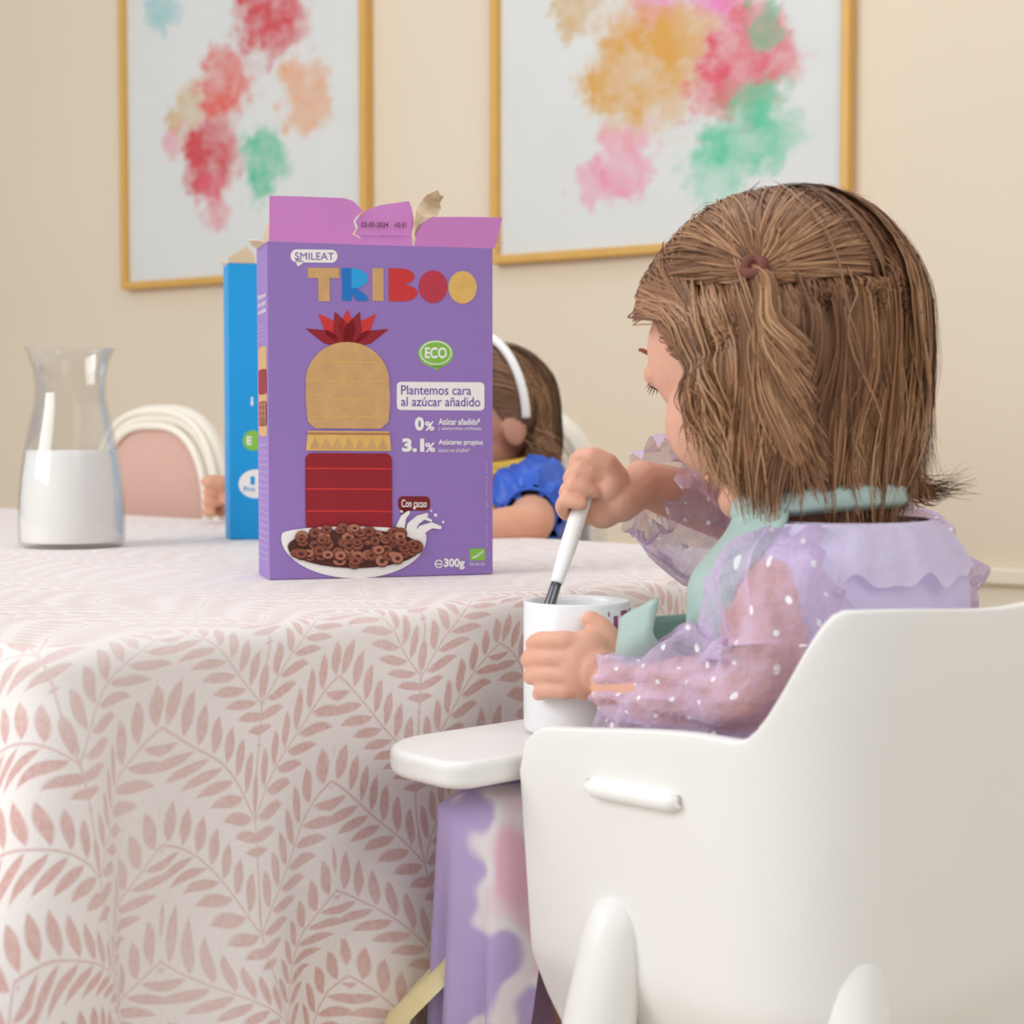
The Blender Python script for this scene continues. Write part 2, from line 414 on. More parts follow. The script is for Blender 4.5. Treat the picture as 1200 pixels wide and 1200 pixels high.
BW,BD,BH=.191,.06,.2765
bp=at(316,680,1.40)
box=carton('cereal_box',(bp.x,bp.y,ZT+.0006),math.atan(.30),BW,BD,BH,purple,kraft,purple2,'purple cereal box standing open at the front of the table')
def fxy(px,py):
    t=(px-316)/261.; top=285+6*t; bot=680-8*t
    return t*BW,(bot-py)/(bot-top)*BH
def ff(a,b,L):
    u,vz=fxy(a,b); return (u,-.00018*L,vz)
def P(): return Print(ff)
violet=mat('print_violet',(120,80,170),.5,.02); tanw=mat('print_tan_wood',(208,166,112),.5,.2,90); blue=mat('print_blue',(40,165,228),.5,.03)
redp=mat('print_red',(208,55,55),.5,.08,80); dred=mat('print_dark_red',(150,32,44),.5,.12,50); yel=mat('print_yellow_wood',(228,185,105),.5,.16,80)
green=mat('print_green',(135,195,75),.5,.03); choc=mat('print_cocoa',(140,80,62),.5,.2,120); choc2=mat('print_cocoa_dark',(84,42,34),.5,.1,80); choc3=mat('print_cocoa_light',(176,114,92),.5,.1,80)
dblue=mat('print_deep_blue',(30,120,200),.5,.03); crims=mat('print_brown_red',(125,34,38),.5,.04); pale=mat('print_pale_lilac',(205,190,225),.5,.02); rosew=mat('print_rose_wood',(190,58,76),.5,.18,70)
p=P(); p.poly(rrect(342,294,395,309,7),white,1); p.poly([(346,303),(358,308),(350,314)],white,1); p.text('SMILEAT',347,297.5,391,306,violet,2,.0); p.build('brand_badge',box)
p=P()
p.poly([(361,315),(397,315),(397,327),(386,327),(386,354),(373,354),(373,327),(361,327)],tanw,2)
p.poly([(400,315),(411,315),(411,353),(400,353)],dblue,2)
p.poly([(411,315)]+[(411+19*sin(R(a)),327-12*cos(R(a))) for a in range(0,181,12)]+[(411,339)],blue,2)
p.poly([(411,339),(419,339)]+[(411+19*sin(R(a)),353-13*cos(R(a))) for a in range(30,91,10)]+[(417,353),(411,345)],dblue,3)
p.poly([(435,315),(448,315),(448,353),(435,353)],tanw,2)
p.poly([(454,315)]+[(468+16*sin(R(a)),324.5-9.5*cos(R(a))) for a in range(0,181,12)]+[(454,334)],redp,2)
p.poly([(454,334)]+[(468+20*sin(R(a)),343.5-9.8*cos(R(a))) for a in range(0,181,12)]+[(454,353.3)],redp,2)
p.poly(circ(506,336,17,19,32),rosew,2); p.poly(circ(541,336.5,17,19,32),yel,2)
p.build('title_lettering',box)
# plain toy-block stack picture (no figure)
p=P()
for an,L_,w_,m in ((-68,52,8,dred),(-42,50,10,redp),(68,52,8,dred),(42,50,10,redp),(-20,42,10,dred),(20,42,10,dred),(0,42,10,redp)):
    a=R(an); dx,dy=sin(a),-cos(a); nx,ny=-dy,dx; bx,by=406,405
    p.poly([(bx-nx*w_*.5,by-ny*w_*.5),(bx+dx*L_*.5-nx*w_,by+dy*L_*.5-ny*w_),(bx+dx*L_,by+dy*L_),(bx+dx*L_*.5+nx*w_,by+dy*L_*.5+ny*w_),(bx+nx*w_*.5,by+ny*w_*.5)],m,2 if abs(an)>21 else 3)
dome=[(358,470)]+[(406-48*cos(R(a)),447-46*sin(R(a))) for a in range(0,181,9)]+[(455,470),(453,494),(444,502),(368,502),(360,494)]
p.poly(dome,tanw,4)
for yy in (424,446,468,488):
    p.poly([(362 if yy>430 else 370,yy),(451 if yy>430 else 442,yy),(451 if yy>430 else 442,yy+1.2),(362 if yy>430 else 370,yy+1.2)],yel,5)
p.poly([(360,505),(454,505),(456,528),(358,528)],yel,4)
for i in range(7):
    x0=362+i*13; p.poly([(x0,526),(x0+12,526),(x0+6,512)],tanw,5)
p.poly([(359,507),(455,507),(455,509),(359,509)],choc3,6)
p.poly(rrect(357,531,457,622,8),dred,4)
for yy in (548,572,598): p.poly([(358,yy),(456,yy),(456,yy+2),(358,yy+2)],redp,5)
p.build('block_stack_picture',box)
p=P(); p.poly(circ(509,414,21,16),green,1); p.poly([(505,428),(517,428),(509,434)],green,1); p.poly(circ(509,413,19,14),white,2); p.poly(circ(509,413,17.5,12.6),green,3); p.text('ECO',496,406.5,522,419.5,white,4,.03); p.build('eco_badge',box)
p=P(); p.poly(rrect(463,447,567,480,5),white,1); p.text('Plantemos cara',468,451,551,462.,violet,2,.008); p.text('al azúcar añadido',468,464.5,562,475.5,violet,2,.008); p.build('slogan_label',box)
p=P(); p.text('0',484,488,495,504,white,2,.05); p.text('%',496,493,507,504,white,2,.03); p.text('Azúcar añadido*',512,489,562,497,white,2,.025); p.text('y edulcorantes artificiales',512,499,563,504,white,2,.0)
p.text('3.1',469,513,495,529,white,2,.05); p.text('%',496,518,508,529,white,2,.03); p.text('Azúcares propios',512,514,565,522,white,2,.025); p.text('azúcar no añadido*',512,524,550,529,white,2,.0); p.build('nutrition_lettering',box)
p=P()
p.poly([(330,626)]+[(413+84*cos(R(a)),630+48*sin(R(a))) for a in range(178,1,-8)]+[(497,626)]+[(413+83*cos(R(a)),626-9*sin(R(a))) for a in range(10,171,10)],white,5)
LC=[6.]
def arm(pts,r0,r1):
    for a,b in zip(pts[:-1],pts[1:]):
        for i in range(6):
            t=i/6; kk=(pts.index(a)+t)/(len(pts)-1); LC[0]+=.03; p.poly(circ(a[0]+(b[0]-a[0])*t,a[1]+(b[1]-a[1])*t,r0+(r1-r0)*kk,n=12),white,LC[0])
arm([(470,632),(466,618),(470,606),(477,599)],7,1.6); arm([(478,632),(480,616),(488,607),(499,602)],8,1.8); arm([(484,634),(492,620),(503,615),(515,618)],7,1.8); arm([(480,632),(470,624),(462,616)],7,2); arm([(488,610),(494,606),(504,610)],3,1.4)
for cx,cy,r in ((508,603,2),(483,595,1.6),(517,611,1.5),(468,599,1.5),(503,598,1.2)): p.poly(circ(cx,cy,r,n=10),white,6)
p.poly([(413+77*cos(R(a)),641+ (25 if sin(R(a))>0 else 21)*sin(R(a))) for a in range(0,360,12)],choc2,11)
rr=random.Random(3)
for i in range(85):
    a=rr.uniform(0,2*PI); ra=math.sqrt(rr.random()); cx=413+74*ra*cos(a); cy=640+(22)*ra*sin(a); ro=rr.uniform(6.5,8.5); sq=rr.uniform(.6,1)
    L=12+i*.12
    p.poly(circ(cx,cy,ro,ro*sq,12),choc2,L); p.poly(circ(cx-.3,cy-.5,ro*.9,ro*sq*.88,12),choc if i%3 else choc3,L+.03); p.poly(circ(cx,cy,ro*.38,ro*sq*.36,10),choc2,L+.06)
p.build('bowl_picture',box)
p=P(); p.poly(rrect(464,581,502,598,6),crims,1); p.poly([(469,594),(480,596),(466,603)],crims,1); p.text('Con cacao',468,585,498,594,white,2,.012); p.build('flavour_badge',box)
p=P(); p.text('300g',518,654,543,667,white,2,.04)
e=[(512+5*cos(R(a)),660.5+5*sin(R(a))) for a in range(20,341,16)]; e2=[(512+3.6*cos(R(a)),660.5+3.6*sin(R(a))) for a in range(340,19,-16)]
p.poly(e+e2,white,2); p.poly([(508,660),(516.5,660),(516.5,661.4),(508,661.4)],white,2); p.build('weight_lettering',box)
p=P(); p.poly([(549,642.5),(568,642),(568,656),(549,656.5)],green,1)
for i in range(12):
    t=i/11; x=552+13*t; yq=653-8*sin(PI*t*.5)+ (2.5*sin(PI*t)); p.poly(circ(x,yq,.7,n=6),white,2); p.poly(circ(x,653.5-1.2*t-6*t*t,.6,n=6),white,2)
p.text('ES-ECO',549,659,567,662,white,2,0); p.build('organic_emblem',box)
p=P()
v2,f2=textbox('conservar en lugar fresco y seco',0,0,100,3,0); p.mesh([(568+(3-b),640-a) for a,b in v2],f2,pale,2); p.build('edge_lettering',box)
def fs(a,b,L): return (-.00018*L,BD-(a-300)/16.*BD,(680-b)/395.*BH)
p=Print(fs)
for i,s_ in enumerate(('Plantemos','cara al azúcar','no añadido')): p.text(s_,302,342+i*9,314,348+i*9,white,2,.01)
for yy in range(380,400,5): p.text('ingredientes',302,yy,313,yy+2.5,pale,2,0)
for yy in range(520,660,8): p.text('información nutricional',302,yy,314,yy+3.5,pale,2,0)
p.poly(rrect(302,405,314,512,4),tanw,1); p.poly(rrect(302,432,314,462,3),dred,2); p.poly(rrect(302,470,314,500,3),choc,2)
for i in range(10): p.poly(circ(303.5+(i%3)*4,474+(i//3)*7,1.6,3,10),choc3,3)
p.build('side_print',box)
def flap(name,pts,m,lean=.06,y0=0.0,bend=.0):
    bm=bmesh.new(); vs=[]
    for a,b in pts:
        u,z=fxy(a,b); h=max(0,z-BH)
        vs.append(bm.verts.new((u,y0-lean*h-bend*h*h*10,z)))
    fc=bm.faces.new(vs); bmesh.ops.triangulate(bm,faces=[fc])
    return solid(bmo(name,bm,m,box,False,True),.0007)
flap('top_flap',[(318,285),(318,233),(352,233.5),(402,235),(412,238),(424,249),(418,254),(413,261),(416,270),(412,276),(424,282),(426,288)],[pinkflap],.12)
flap('top_flap',[(424,288),(422,280),(415,275),(419,268),(416,261),(421,254),(430,247),(445,242),(478,237),(481,245),(484,262),(481,275),(482,289)],[pinkflap],.02)
flap('top_flap',[(484,289),(486,275),(493,262),(505,256),(540,255.5),(587,256),(584,270),(580,291)],[pinkflap],.2)
bm=bmesh.new(); pr=None
curl=[((486,278),(492,272)),((482,262),(494,262)),((484,250),(503,256)),((490,241),(514,251)),((498,232),(521,243)),((503,227),(519,236)),((511,224),(520,231))]
for i,(a,b) in enumerate(curl):
    q=[]
    for c_ in (a,((a[0]+b[0])/2,(a[1]+b[1])/2+2),b):
        u,z=fxy(*c_); q.append(bm.verts.new((u,.006-.02*sin(i*1.1)*.5-.004*(c_==a),z)))
    if pr:
        for j in range(2): bm.faces.new((pr[j],pr[j+1],q[j+1],q[j]))
    pr=q
solid(bmo('torn_card_curl',bm,kraft,box,False,True),.0007)
def side_flap(x,sg,pts):
    vs=[(x+sg*h*.9,y_,BH+h*.35) for y_,h in pts]
    solid(mk('side_flap',vs,[tuple(range(len(vs)))],kraft,box,smooth=False,local=True),.0007)
side_flap(BW,1,[(0.004,0),(.006,.012),(.03,.02),(.052,.016),(.056,0)]); side_flap(0,-1,[(0.004,0),(.008,.006),(.03,.012),(.05,.006),(.056,0)])
vs=[(.004,BD-.0005,BH),(BW-.004,BD-.0005,BH),(BW-.01,BD+.012,BH+.02),(.1,BD+.014,BH+.024),(.07,BD+.012,BH+.017),(.01,BD+.012,BH+.022)]
solid(mk('back_flap',vs,[tuple(range(6))],kraft,box,smooth=False,local=True),.0007)
p=Print(lambda a,b,L:(fxy(a,b)[0],-.0008-.0018-.0002*L,fxy(a,b)[1])); p.text('02-05-2024',422,262,453,268,choc2,1,.01); p.text('10:31',461,262,474,268,choc2,1,.01); p.text('consumir preferentemente',421,277,474,280,violet,1,0); p.build('date_lettering',box)
# blue box
cyan=mat('cyan_card',(28,156,224),.5,.03,10)
bb=at(270,633,1.90); w2,d2,h2=.17,.055,.307
b2=carton('cereal_box',(bb.x,bb.y,ZT+.0006),math.atan(.27),w2,d2,h2,cyan,kraft,cyan,'blue cereal box standing behind the purple one with torn open top')
sc=1.90/FPX
def f3(a,b,L): return ((a-270)*sc,-.00018*L,(633-b)*sc)
p=Print(f3); p.poly(circ(297,517,12),green,1); p.text('E',290,512,296,522,white,2,.03); p.build('green_badge',b2)
p=Print(f3); p.poly(circ(300,568,20,17),white,1); p.text('1',294,559,299,569,cyan,2,.05); p.text('Pro',286,571,299,577,cyan,2,.02); p.build('white_badge',b2)
p=Print(f3); p.text('¡',295,466,298,476,white,2,.05); p.build('slogan_lettering',b2)
for vs in ([(.0,.0,h2),(.03,0,h2),(.028,-.004,h2+.01),(.02,-.006,h2+.018),(.0,-.003,h2+.006)],[(.0,.004,h2),(0,.05,h2),(-.006,.04,h2+.006),(-.008,.02,h2+.004)]):
    solid(mk('torn_flap',vs,[tuple(range(len(vs)))],kraft,b2,smooth=False,local=True),.0007)
# ------------------------------------------------------------------ dining chairs beyond the table
cream=mat('cream_lacquer',(238,231,216),.45,.03,20,spec=.4); rose=mat('rose_upholstery',(206,168,154),.85,.06,120,bump=.2)
def dining_chair(loc,rz,label):
    t=thing('dining_chair',loc,rz,label,'chair','upholstered dining chairs on the far side of the table')
    w,cz,hz,e=.142,.725,.17,2.7
    def outl(kx,kz,n=64):
        r=[]
        for i in range(n):
            a=2*PI*i/n; c_,s_=cos(a),sin(a)
            r.append((kx*math.copysign(abs(c_)**(2/e),c_),kz*math.copysign(abs(s_)**(2/e),s_)))
        return r
    fr=merge(tube([V((x,0.01,cz+z)) for x,z in outl(w,hz)],.019,10,closed=True),tube([V((x,-.012,cz+z)) for x,z in outl(w-.014,hz-.014)],.006,8,closed=True),tube([V((x,-.008,cz+z)) for x,z in outl(w+.008,hz+.008)],.006,8,closed=True))
    mk('back_frame',fr[0],fr[1],cream,t,local=True)
    v=[];f=[]; n=64
    for s_ in (1,.9,.7,.45,.2,.02):
        for x,z in outl((w-.012)*s_,(hz-.012)*s_): v.append((x,-.006-.022*(1-s_**3),cz+z))
    for j in range(5):
        for i in range(n): f.append((j*n+i,j*n+(i+1)%n,(j+1)*n+(i+1)%n,(j+1)*n+i))
    f.append(tuple(5*n+i for i in range(n)))
    mk('back_cushion',v,f,rose,t,local=True)
    for s_ in (-1,1):
        a=tube([(s_*.1,.02,.45),(s_*.1,.014,.5),(s_*.098,.012,.57)],[.015,.013,.016],10); mk('back_post',a[0],a[1],cream,t,local=True)
    bm=bmesh.new(); bmesh.ops.create_cube(bm,size=1,matrix=Matrix.Translation((0,-.17,.415))@Matrix.Diagonal((.42,.42,.06,1))); bevel(bmo('seat_rail',bm,cream,t,False,True),.015,3)
    bm=bmesh.new(); bmesh.ops.create_cube(bm,size=1,matrix=Matrix.Translation((0,-.175,.465))@Matrix.Diagonal((.40,.37,.04,1))); bevel(bmo('seat_cushion',bm,rose,t,False,True),.02,4)
    for sx in (-1,1):
        for yy in (-.35,.01):
            a=tube([(sx*.18,yy,z) for z in (0,.02,.1,.3,.36,.385)],[.012,.014,.013,.02,.024,.02],14); mk('leg',a[0],a[1],cream,t,local=True)
    return t
ca=math.atan2(TU.y,TU.x)
ch=dining_chair((-.530,2.56,0),ca,'cream framed dining chair with rose upholstered back beyond the carafe')
c2=copy_tree(ch); c2.location=(.000,2.45,0); c2['label']='cream framed dining chair mostly hidden behind the child wearing the headband'
# ------------------------------------------------------------------ high chair
Fc=V((-.66,.75,0)).normalized(); Lc=V((-Fc.y,Fc.x,0)); Oc=V((.006,1.04,0))-Lc*.15
def cf(f,l,z): return Oc+Fc*f+Lc*l+V((0,0,z))
hc=thing('high_chair',cf(-.11,0,0),0,'white plastic high chair with tray pulled up beside the table','high chair')
path=[]; SIDE=.165; r_=.07
n1=22
for i in range(n1): path.append((-SIDE*i/n1,.15))
for i in range(20): a=R(90+90*i/20); path.append((-SIDE+r_*cos(a),.08+r_*sin(a)))
for i in range(13): path.append((-SIDE-r_,.08-.16*i/12))
full=path+[(a,-b) for a,b in path[-14::-1]]
cum=[0]
for i in range(1,len(full)): cum.append(cum[-1]+math.dist(full[i],full[i-1]))
LT=cum[-1]; v=[];f=[]; NV=24; ZB=.500
for i,(a,b) in enumerate(full):
    d=min(cum[i],LT-cum[i])
    zt=.699+.013*sm(0,.16,d)+.072*sm(.176,.232,d)-.006*sm(.24,.36,d)
    zb=ZB
    if d<.03: k_=math.sqrt(max(0,.03**2-(.03-d)**2)); zt-=.03-k_; zb+=.03-k_
    for j in range(NV+1):
        t_=j/NV; z=zb+(zt-zb)*t_
        g=(z-.538)/.16; s_=.93+.07*min(1.3,max(0,g))-.05*max(0,.12-max(-.15,g))/.12
        v.append(cf(-.1+(a+.1)*(s_ if a<-.1 else .965+.035*max(-.1,min(1,g))),b*s_,z))
for i in range(len(full)-1):
    for j in range(NV): q=i*(NV+1)+j; f.append((q,q+1,q+NV+2,q+NV+1))
o=mk('seat_shell',v,f,plastic,hc); solid(o,.009,0); bevel(o,.0035,3,40)
pp=[cf(-.1+(a+.1)*.86,b*.84,0) for a,b in full]
nn=len(pp); v=[q+V((0,0,.553)) for q in pp]+[q+V((0,0,.535)) for q in pp]
f=[tuple(range(nn)),tuple(range(2*nn-1,nn-1,-1))]+[(i,nn+i,nn+(i+1)%nn,(i+1)%nn) for i in range(nn)]
bevel(mk('seat_pan',v,f,plastic,hc,smooth=False),.006,3)
def arc(cx,cy,r,a0,a1,n=8): return [(cx+r*cos(R(a0+(a1-a0)*i/n)),cy+r*sin(R(a0+(a1-a0)*i/n))) for i in range(n+1)]
hw=.196; tf=.106
tr_=[(-.075,-.128),(.008,-.128)]+arc(.026,-hw+.018,.018,180,270)+arc(tf-.05,-hw+.05,.05,270,360)+arc(tf-.05,hw-.05,.05,0,90)+arc(.026,hw-.018,.018,90,180)+[(.008,.128),(-.075,.128)]
TZ=.676
bm=bmesh.new()
top=[bm.verts.new(cf(a,b,TZ+.001)) for a,b in tr_]; bot=[bm.verts.new(cf(a,b,TZ-.016)) for a,b in tr_]
bm.faces.new(top); bm.faces.new(bot[::-1]); nn=len(tr_)
for i in range(nn): bm.faces.new((top[i],bot[i],bot[(i+1)%nn],top[(i+1)%nn]))
bevel(bmo('tray',bm,plastic,hc,smooth=False),.005,4,50)
lz=.671; pts=[cf(-.062-.074*i/10,.1515,lz+.002*i/10) for i in range(11)]
a=tube([q+Lc*-.004 for q in pts],[.0085]*11,12,flat=.5); mk('latch_slot',a[0],a[1],mat('slot_shade',(205,196,182),.6,.03),hc)
rad=[.003]+[.006]*9+[.003]; a=tube([q+Lc*.003-V((0,0,.0012)) for q in pts],rad,12); mk('latch_lever',a[0],a[1],plastic2,hc)
beech=mat('beech_leg',(214,180,140),.5,.12,14)
for fl,ll,df,dl in ((-.078,.142,.05,.10),(-.210,.097,-.09,.06),(-.078,-.142,.05,-.10),(-.210,-.097,-.09,-.06)):
    def lp(z): t_=(.60-z)/.60; return cf(fl+df*t_,ll+dl*t_,z)
    zs=[.606,.605,.602,.597,.589,.575,.54,.48,.42]; a=tube([lp(z) for z in zs],[.001,.006,.0115,.0155,.018,.0195,.0212,.0225,.0225],24)
    zs2=[.44,.3,.15,.01,.0]; w_=tube([lp(z) for z in zs2],[.0165,.0155,.0145,.0135,.012],16); lg=mk('leg',w_[0],w_[1],beech,hc)
    mk('leg_socket',a[0],a[1],plastic,lg)
# ------------------------------------------------------------------ cup and spoon
MC_=V((.043,1.13,TZ+.0016)); CR=.0353; CH=.0875
pr=[(0,0),(CR-.004,0),(CR-.001,.0015),(CR,.005),(CR,CH-.001),(CR-.0008,CH),(CR-.0022,CH-.0006),(CR-.003,CH-.004),(CR-.003,.006),(CR-.006,.004),(0,.004)]
cup=thing('cup',MC_,0,'white cup held by the toddler on the high chair tray','cup')
v,f=lathe(pr,MC_,64); mk('body',v,f,mat('cup_white',(240,241,243),.3,.01,20,spec=.5),cup)
plum=mat('print_plum',(170,84,140),.5,.1)
p=Print(lambda a,b,L:(lambda th:((CR+.0002)*sin(th),-(CR+.0002)*cos(th),CH-.005-b))(R(a)))
v2,f2=textbox('TRI',33,-.0125,80,0,.05); p.mesh([(a,-b) for a,b in v2],f2,plum,1); p.build('printed_letters',cup)
S1=at(700,533,1.165); S0=at(650,690,1.129); ax=(S1-S0).normalized()
sp=thing('spoon',S0,0,'white handled metal spoon dipped into the cup','spoon')
hl=spline([S0+ax*.004,S0+ax*.03,S0+ax*.07,S1],6); a=tube(hl,lerpl([.0046,.0062,.0068,.0068],6),14,flat=.75); mk('handle',a[0],a[1],plastic2,sp)
steel=mat('steel',(110,110,116),.3,.05,20,metal=.8)
tip=S0-ax*.03; a=tube([S0+ax*.008,S0,S0-ax*.012,S0-ax*.02],[.0034,.0036,.0040,.004],10)
bm=bmesh.new(); ell(bm,tip,(.009,.004,.014)); bm.verts.index_update(); a2=([q.co.copy() for q in bm.verts],[tuple(x.index for x in q.verts) for q in bm.faces]); bm.free()
m_=merge(a,a2); mk('bowl',m_[0],m_[1],steel,sp)
# ------------------------------------------------------------------ people
def head_axes(F,pitch):
    F=F.normalized(); p=R(pitch); U=V((0,0,1))
    f=F*cos(p)-U*sin(p); u=U*cos(p)+F*sin(p); l=u.cross(f)
    return f,l,u
EZ=.0135
def head_shapes(bm,H,ax3):
    f,l,u=ax3; Mx=Matrix((f,l,u)).transposed()
    g=lambda a,b,c:H+f*a+l*b+u*c
    ell(bm,g(-.008,0,.014),(.086,.073,.078),Mx,32,22); ell(bm,g(.018,0,-.034),(.060,.056,.060),Mx,28,18)
    ell(bm,g(.044,0,.012),(.038,.056,.050),Mx,24,16)
    for s_ in (-1,1):
        ell(bm,g(.044,.031*s_,-.034),(.030,.030,.034),Mx); ell(bm,g(-.004,.072*s_,-.016),(.017,.007,.022),Mx)
        ell(bm,g(.0690,.030*s_,EZ),(.0105,.0145,.0098),Mx)
    chain(bm,[g(.076,0,.004),g(.081,0,-.014),g(.0845,0,-.024)],[.006,.0075,.0080])
    for s_ in (-1,1): ell(bm,g(.079,.008*s_,-.027),.0062)
    ell(bm,g(.054,0,-.080),(.022,.024,.018),Mx); ell(bm,g(.076,0,-.049),(.006,.016,.005),Mx); ell(bm,g(.074,0,-.058),(.006,.014,.005),Mx)
    return g
def face_parts(g,ax3,root):
    ew=mat('eye_white',(226,218,210),.25,.01); iris=mat('eye_brown',(70,46,36),.5,.1); brow=mat('brow_brown',(176,130,102),.8,.1); lip=mat('lip_rose',(206,120,110),.5,.05)
    for s_ in (-1,1):
        bm=bmesh.new(); ell(bm,g(.0676,.030*s_,EZ-.0022),.0094); e=bmo('eye',bm,ew,root)
        bm=bmesh.new(); ell(bm,g(.0740,.0302*s_,EZ-.0072),.0032); bmo('iris',bm,iris,e)
        ln=tube([g(.0780-.00085*k_*k_,(.030+.0040*k_)*s_,EZ-.0058+.0004*k_*k_) for k_ in (-3,-2,-1,0,1,2,3)],[.0003,.0007,.0009,.0010,.0010,.0009,.0004],6)
        a=merge(ln,*[tube([g(.0780-.00085*k_*k_,(.030+.0040*k_)*s_,EZ-.0058+.0004*k_*k_),g(.0802-.0009*k_*k_,(.0303+.0044*k_)*s_,EZ-.0084+.0004*k_*k_),g(.0818-.0009*k_*k_,(.0305+.0047*k_)*s_,EZ-.0096+.0004*k_*k_)],[.0005,.0003,.0001],5) for k_ in (-2.4,-1.6,-.8,0,.8,1.6,2.4)])
        mk('eyelashes',a[0],a[1],iris,root)
        a=tube([g(.0788-.010*t_*t_,(.016+.030*t_)*s_,EZ+.0165+.004*sin(PI*t_)) for t_ in (0,.25,.5,.75,1)],[.0008,.0014,.0015,.0012,.0005],6); mk('eyebrow',a[0],a[1],brow,root)
    a=tube([g(.0812-.012*t_*t_,.016*t_,-.0535-.001*abs(t_)) for t_ in (-1,-.5,0,.5,1)],[.001,.0035,.004,.0035,.001],8); mk('lips',a[0],a[1],lip,root)
def hand_fist(bm,Pc,axis,e1,sc=1.,rh=.006):
    axis=axis.normalized(); e1=(e1-axis*e1.dot(axis)).normalized(); e2=axis.cross(e1)
    for i in range(4):
        off=(1.5-i)*.0132*sc; R0=(rh+.0068*sc); pts=[]
        th1=(118,132,126,104)[i]; rr_=(.0070,.0073,.0069,.0060)[i]*sc
        for k_ in range(8):
            th=R(-100+(th1+100)*k_/7); ex=1.16 if k_ in (2,5) else 1.0
            pts.append(Pc+axis*(off+(.0015*sc if k_>4 else 0))+(e1*cos(th)+e2*sin(th))*R0*ex)
        chain(bm,pts,[rr_*1.08]+[rr_]*4+[rr_*.95,rr_*.9,rr_*.82])
    Mx=Matrix((e1,e2,axis)).transposed()
    ell(bm,Pc-e1*.016*sc-e2*.010*sc,(.020*sc,.014*sc,.026*sc),Mx); ell(bm,Pc-e1*.019*sc+e2*.004*sc+axis*.006*sc,(.012*sc,.012*sc,.015*sc),Mx)
    chain(bm,[Pc-e1*.022*sc+e2*.004*sc+axis*.014*sc,Pc-e1*.014*sc+e2*.017*sc+axis*.020*sc,Pc-e1*.001*sc+e2*.021*sc+axis*.0215*sc,Pc+e1*.009*sc+e2*.017*sc+axis*.0205*sc],[.0105*sc,.0085*sc,.0078*sc,.0064*sc])
    return Pc-e1*.028*sc-e2*.008*sc
class Hair:
    def __init__(s,H,ax3,rad): s.H=H;s.f,s.l,s.u=ax3;s.rad=rad;s.v=[];s.fc=[];s.mi=[];s.rg=random.Random(11)
    def surf(s,az,el,k):
        a,e=R(az),R(el); d=V((cos(e)*cos(a),cos(e)*sin(a),sin(e)))
        return s.H+(s.f*(d.x*s.rad[0]-.006)+s.l*d.y*s.rad[1]+s.u*(d.z*s.rad[2]+.012))+(s.f*d.x+s.l*d.y+s.u*d.z)*k
    def fall(s,az,el0,k,zend,azmin,flick=0,wv=0,ph=0,elE=-14,n1=9,n2=11,inw=.020):
        P=[]; sg=1 if az>=0 else -1
        azT=sg*max(abs(az),azmin)
        for i in range(n1):
            t=i/(n1-1); el=el0+(min(elE,el0)-el0)*t; e=sm(0,.75,t)
            P.append(s.surf(az+(azT-az)*e+wv*260*sin(t*5+ph)*t*(1-.4*t),el,k*(.25+.75*min(1,t*2.5))+abs(wv)*.35*sin(t*6+ph)))
        L=P[-1]; o=L-s.H; o.z=0; o.normalize(); tg=V((-o.y,o.x,0)); dz=max(.01,L.z-zend)
        for i in range(1,n2+1):
            t=i/n2; P.append(L+V((0,0,-dz*t))+o*(.004*sin(t*PI)-inw*t*t+flick*t**4+.7*wv*sin(t*6.5+ph+1)*t)+tg*wv*1.6*sin(t*5.5+ph+.6)*(t**.6))
        return P
    def strand(s,P,r,m,tip=0):
        n=len(P); b=len(s.v); tl=s.rg.uniform(-.22,.22)
        for i,p in enumerate(P):
            t=P[min(i+1,n-1)]-P[max(i-1,0)]; o=p-s.H; x=t.cross(o)
            if x.length<1e-9: x=V((1,0,0))
            x.normalize(); o.normalize(); x=x+o*tl
            rr=r*(1 if i<n-4 else (n-i)/5+.05)*(1 if i>0 else .6)
            s.v.append(p-x*rr); s.v.append(p+x*rr)
        for i in range(n-1):
            s.fc.append((b+i*2,b+i*2+1,b+i*2+3,b+i*2+2)); s.mi.append(min(3,m+(1 if tip and i>n*tip else 0)))
def elmin(az,front=44,a0=50,a1=84,lowv=-25):
    a=abs(az)
    if a<a0: return front
    if a<a1: return front+(lowv-front)*(a-a0)/(a1-a0)
    return lowv
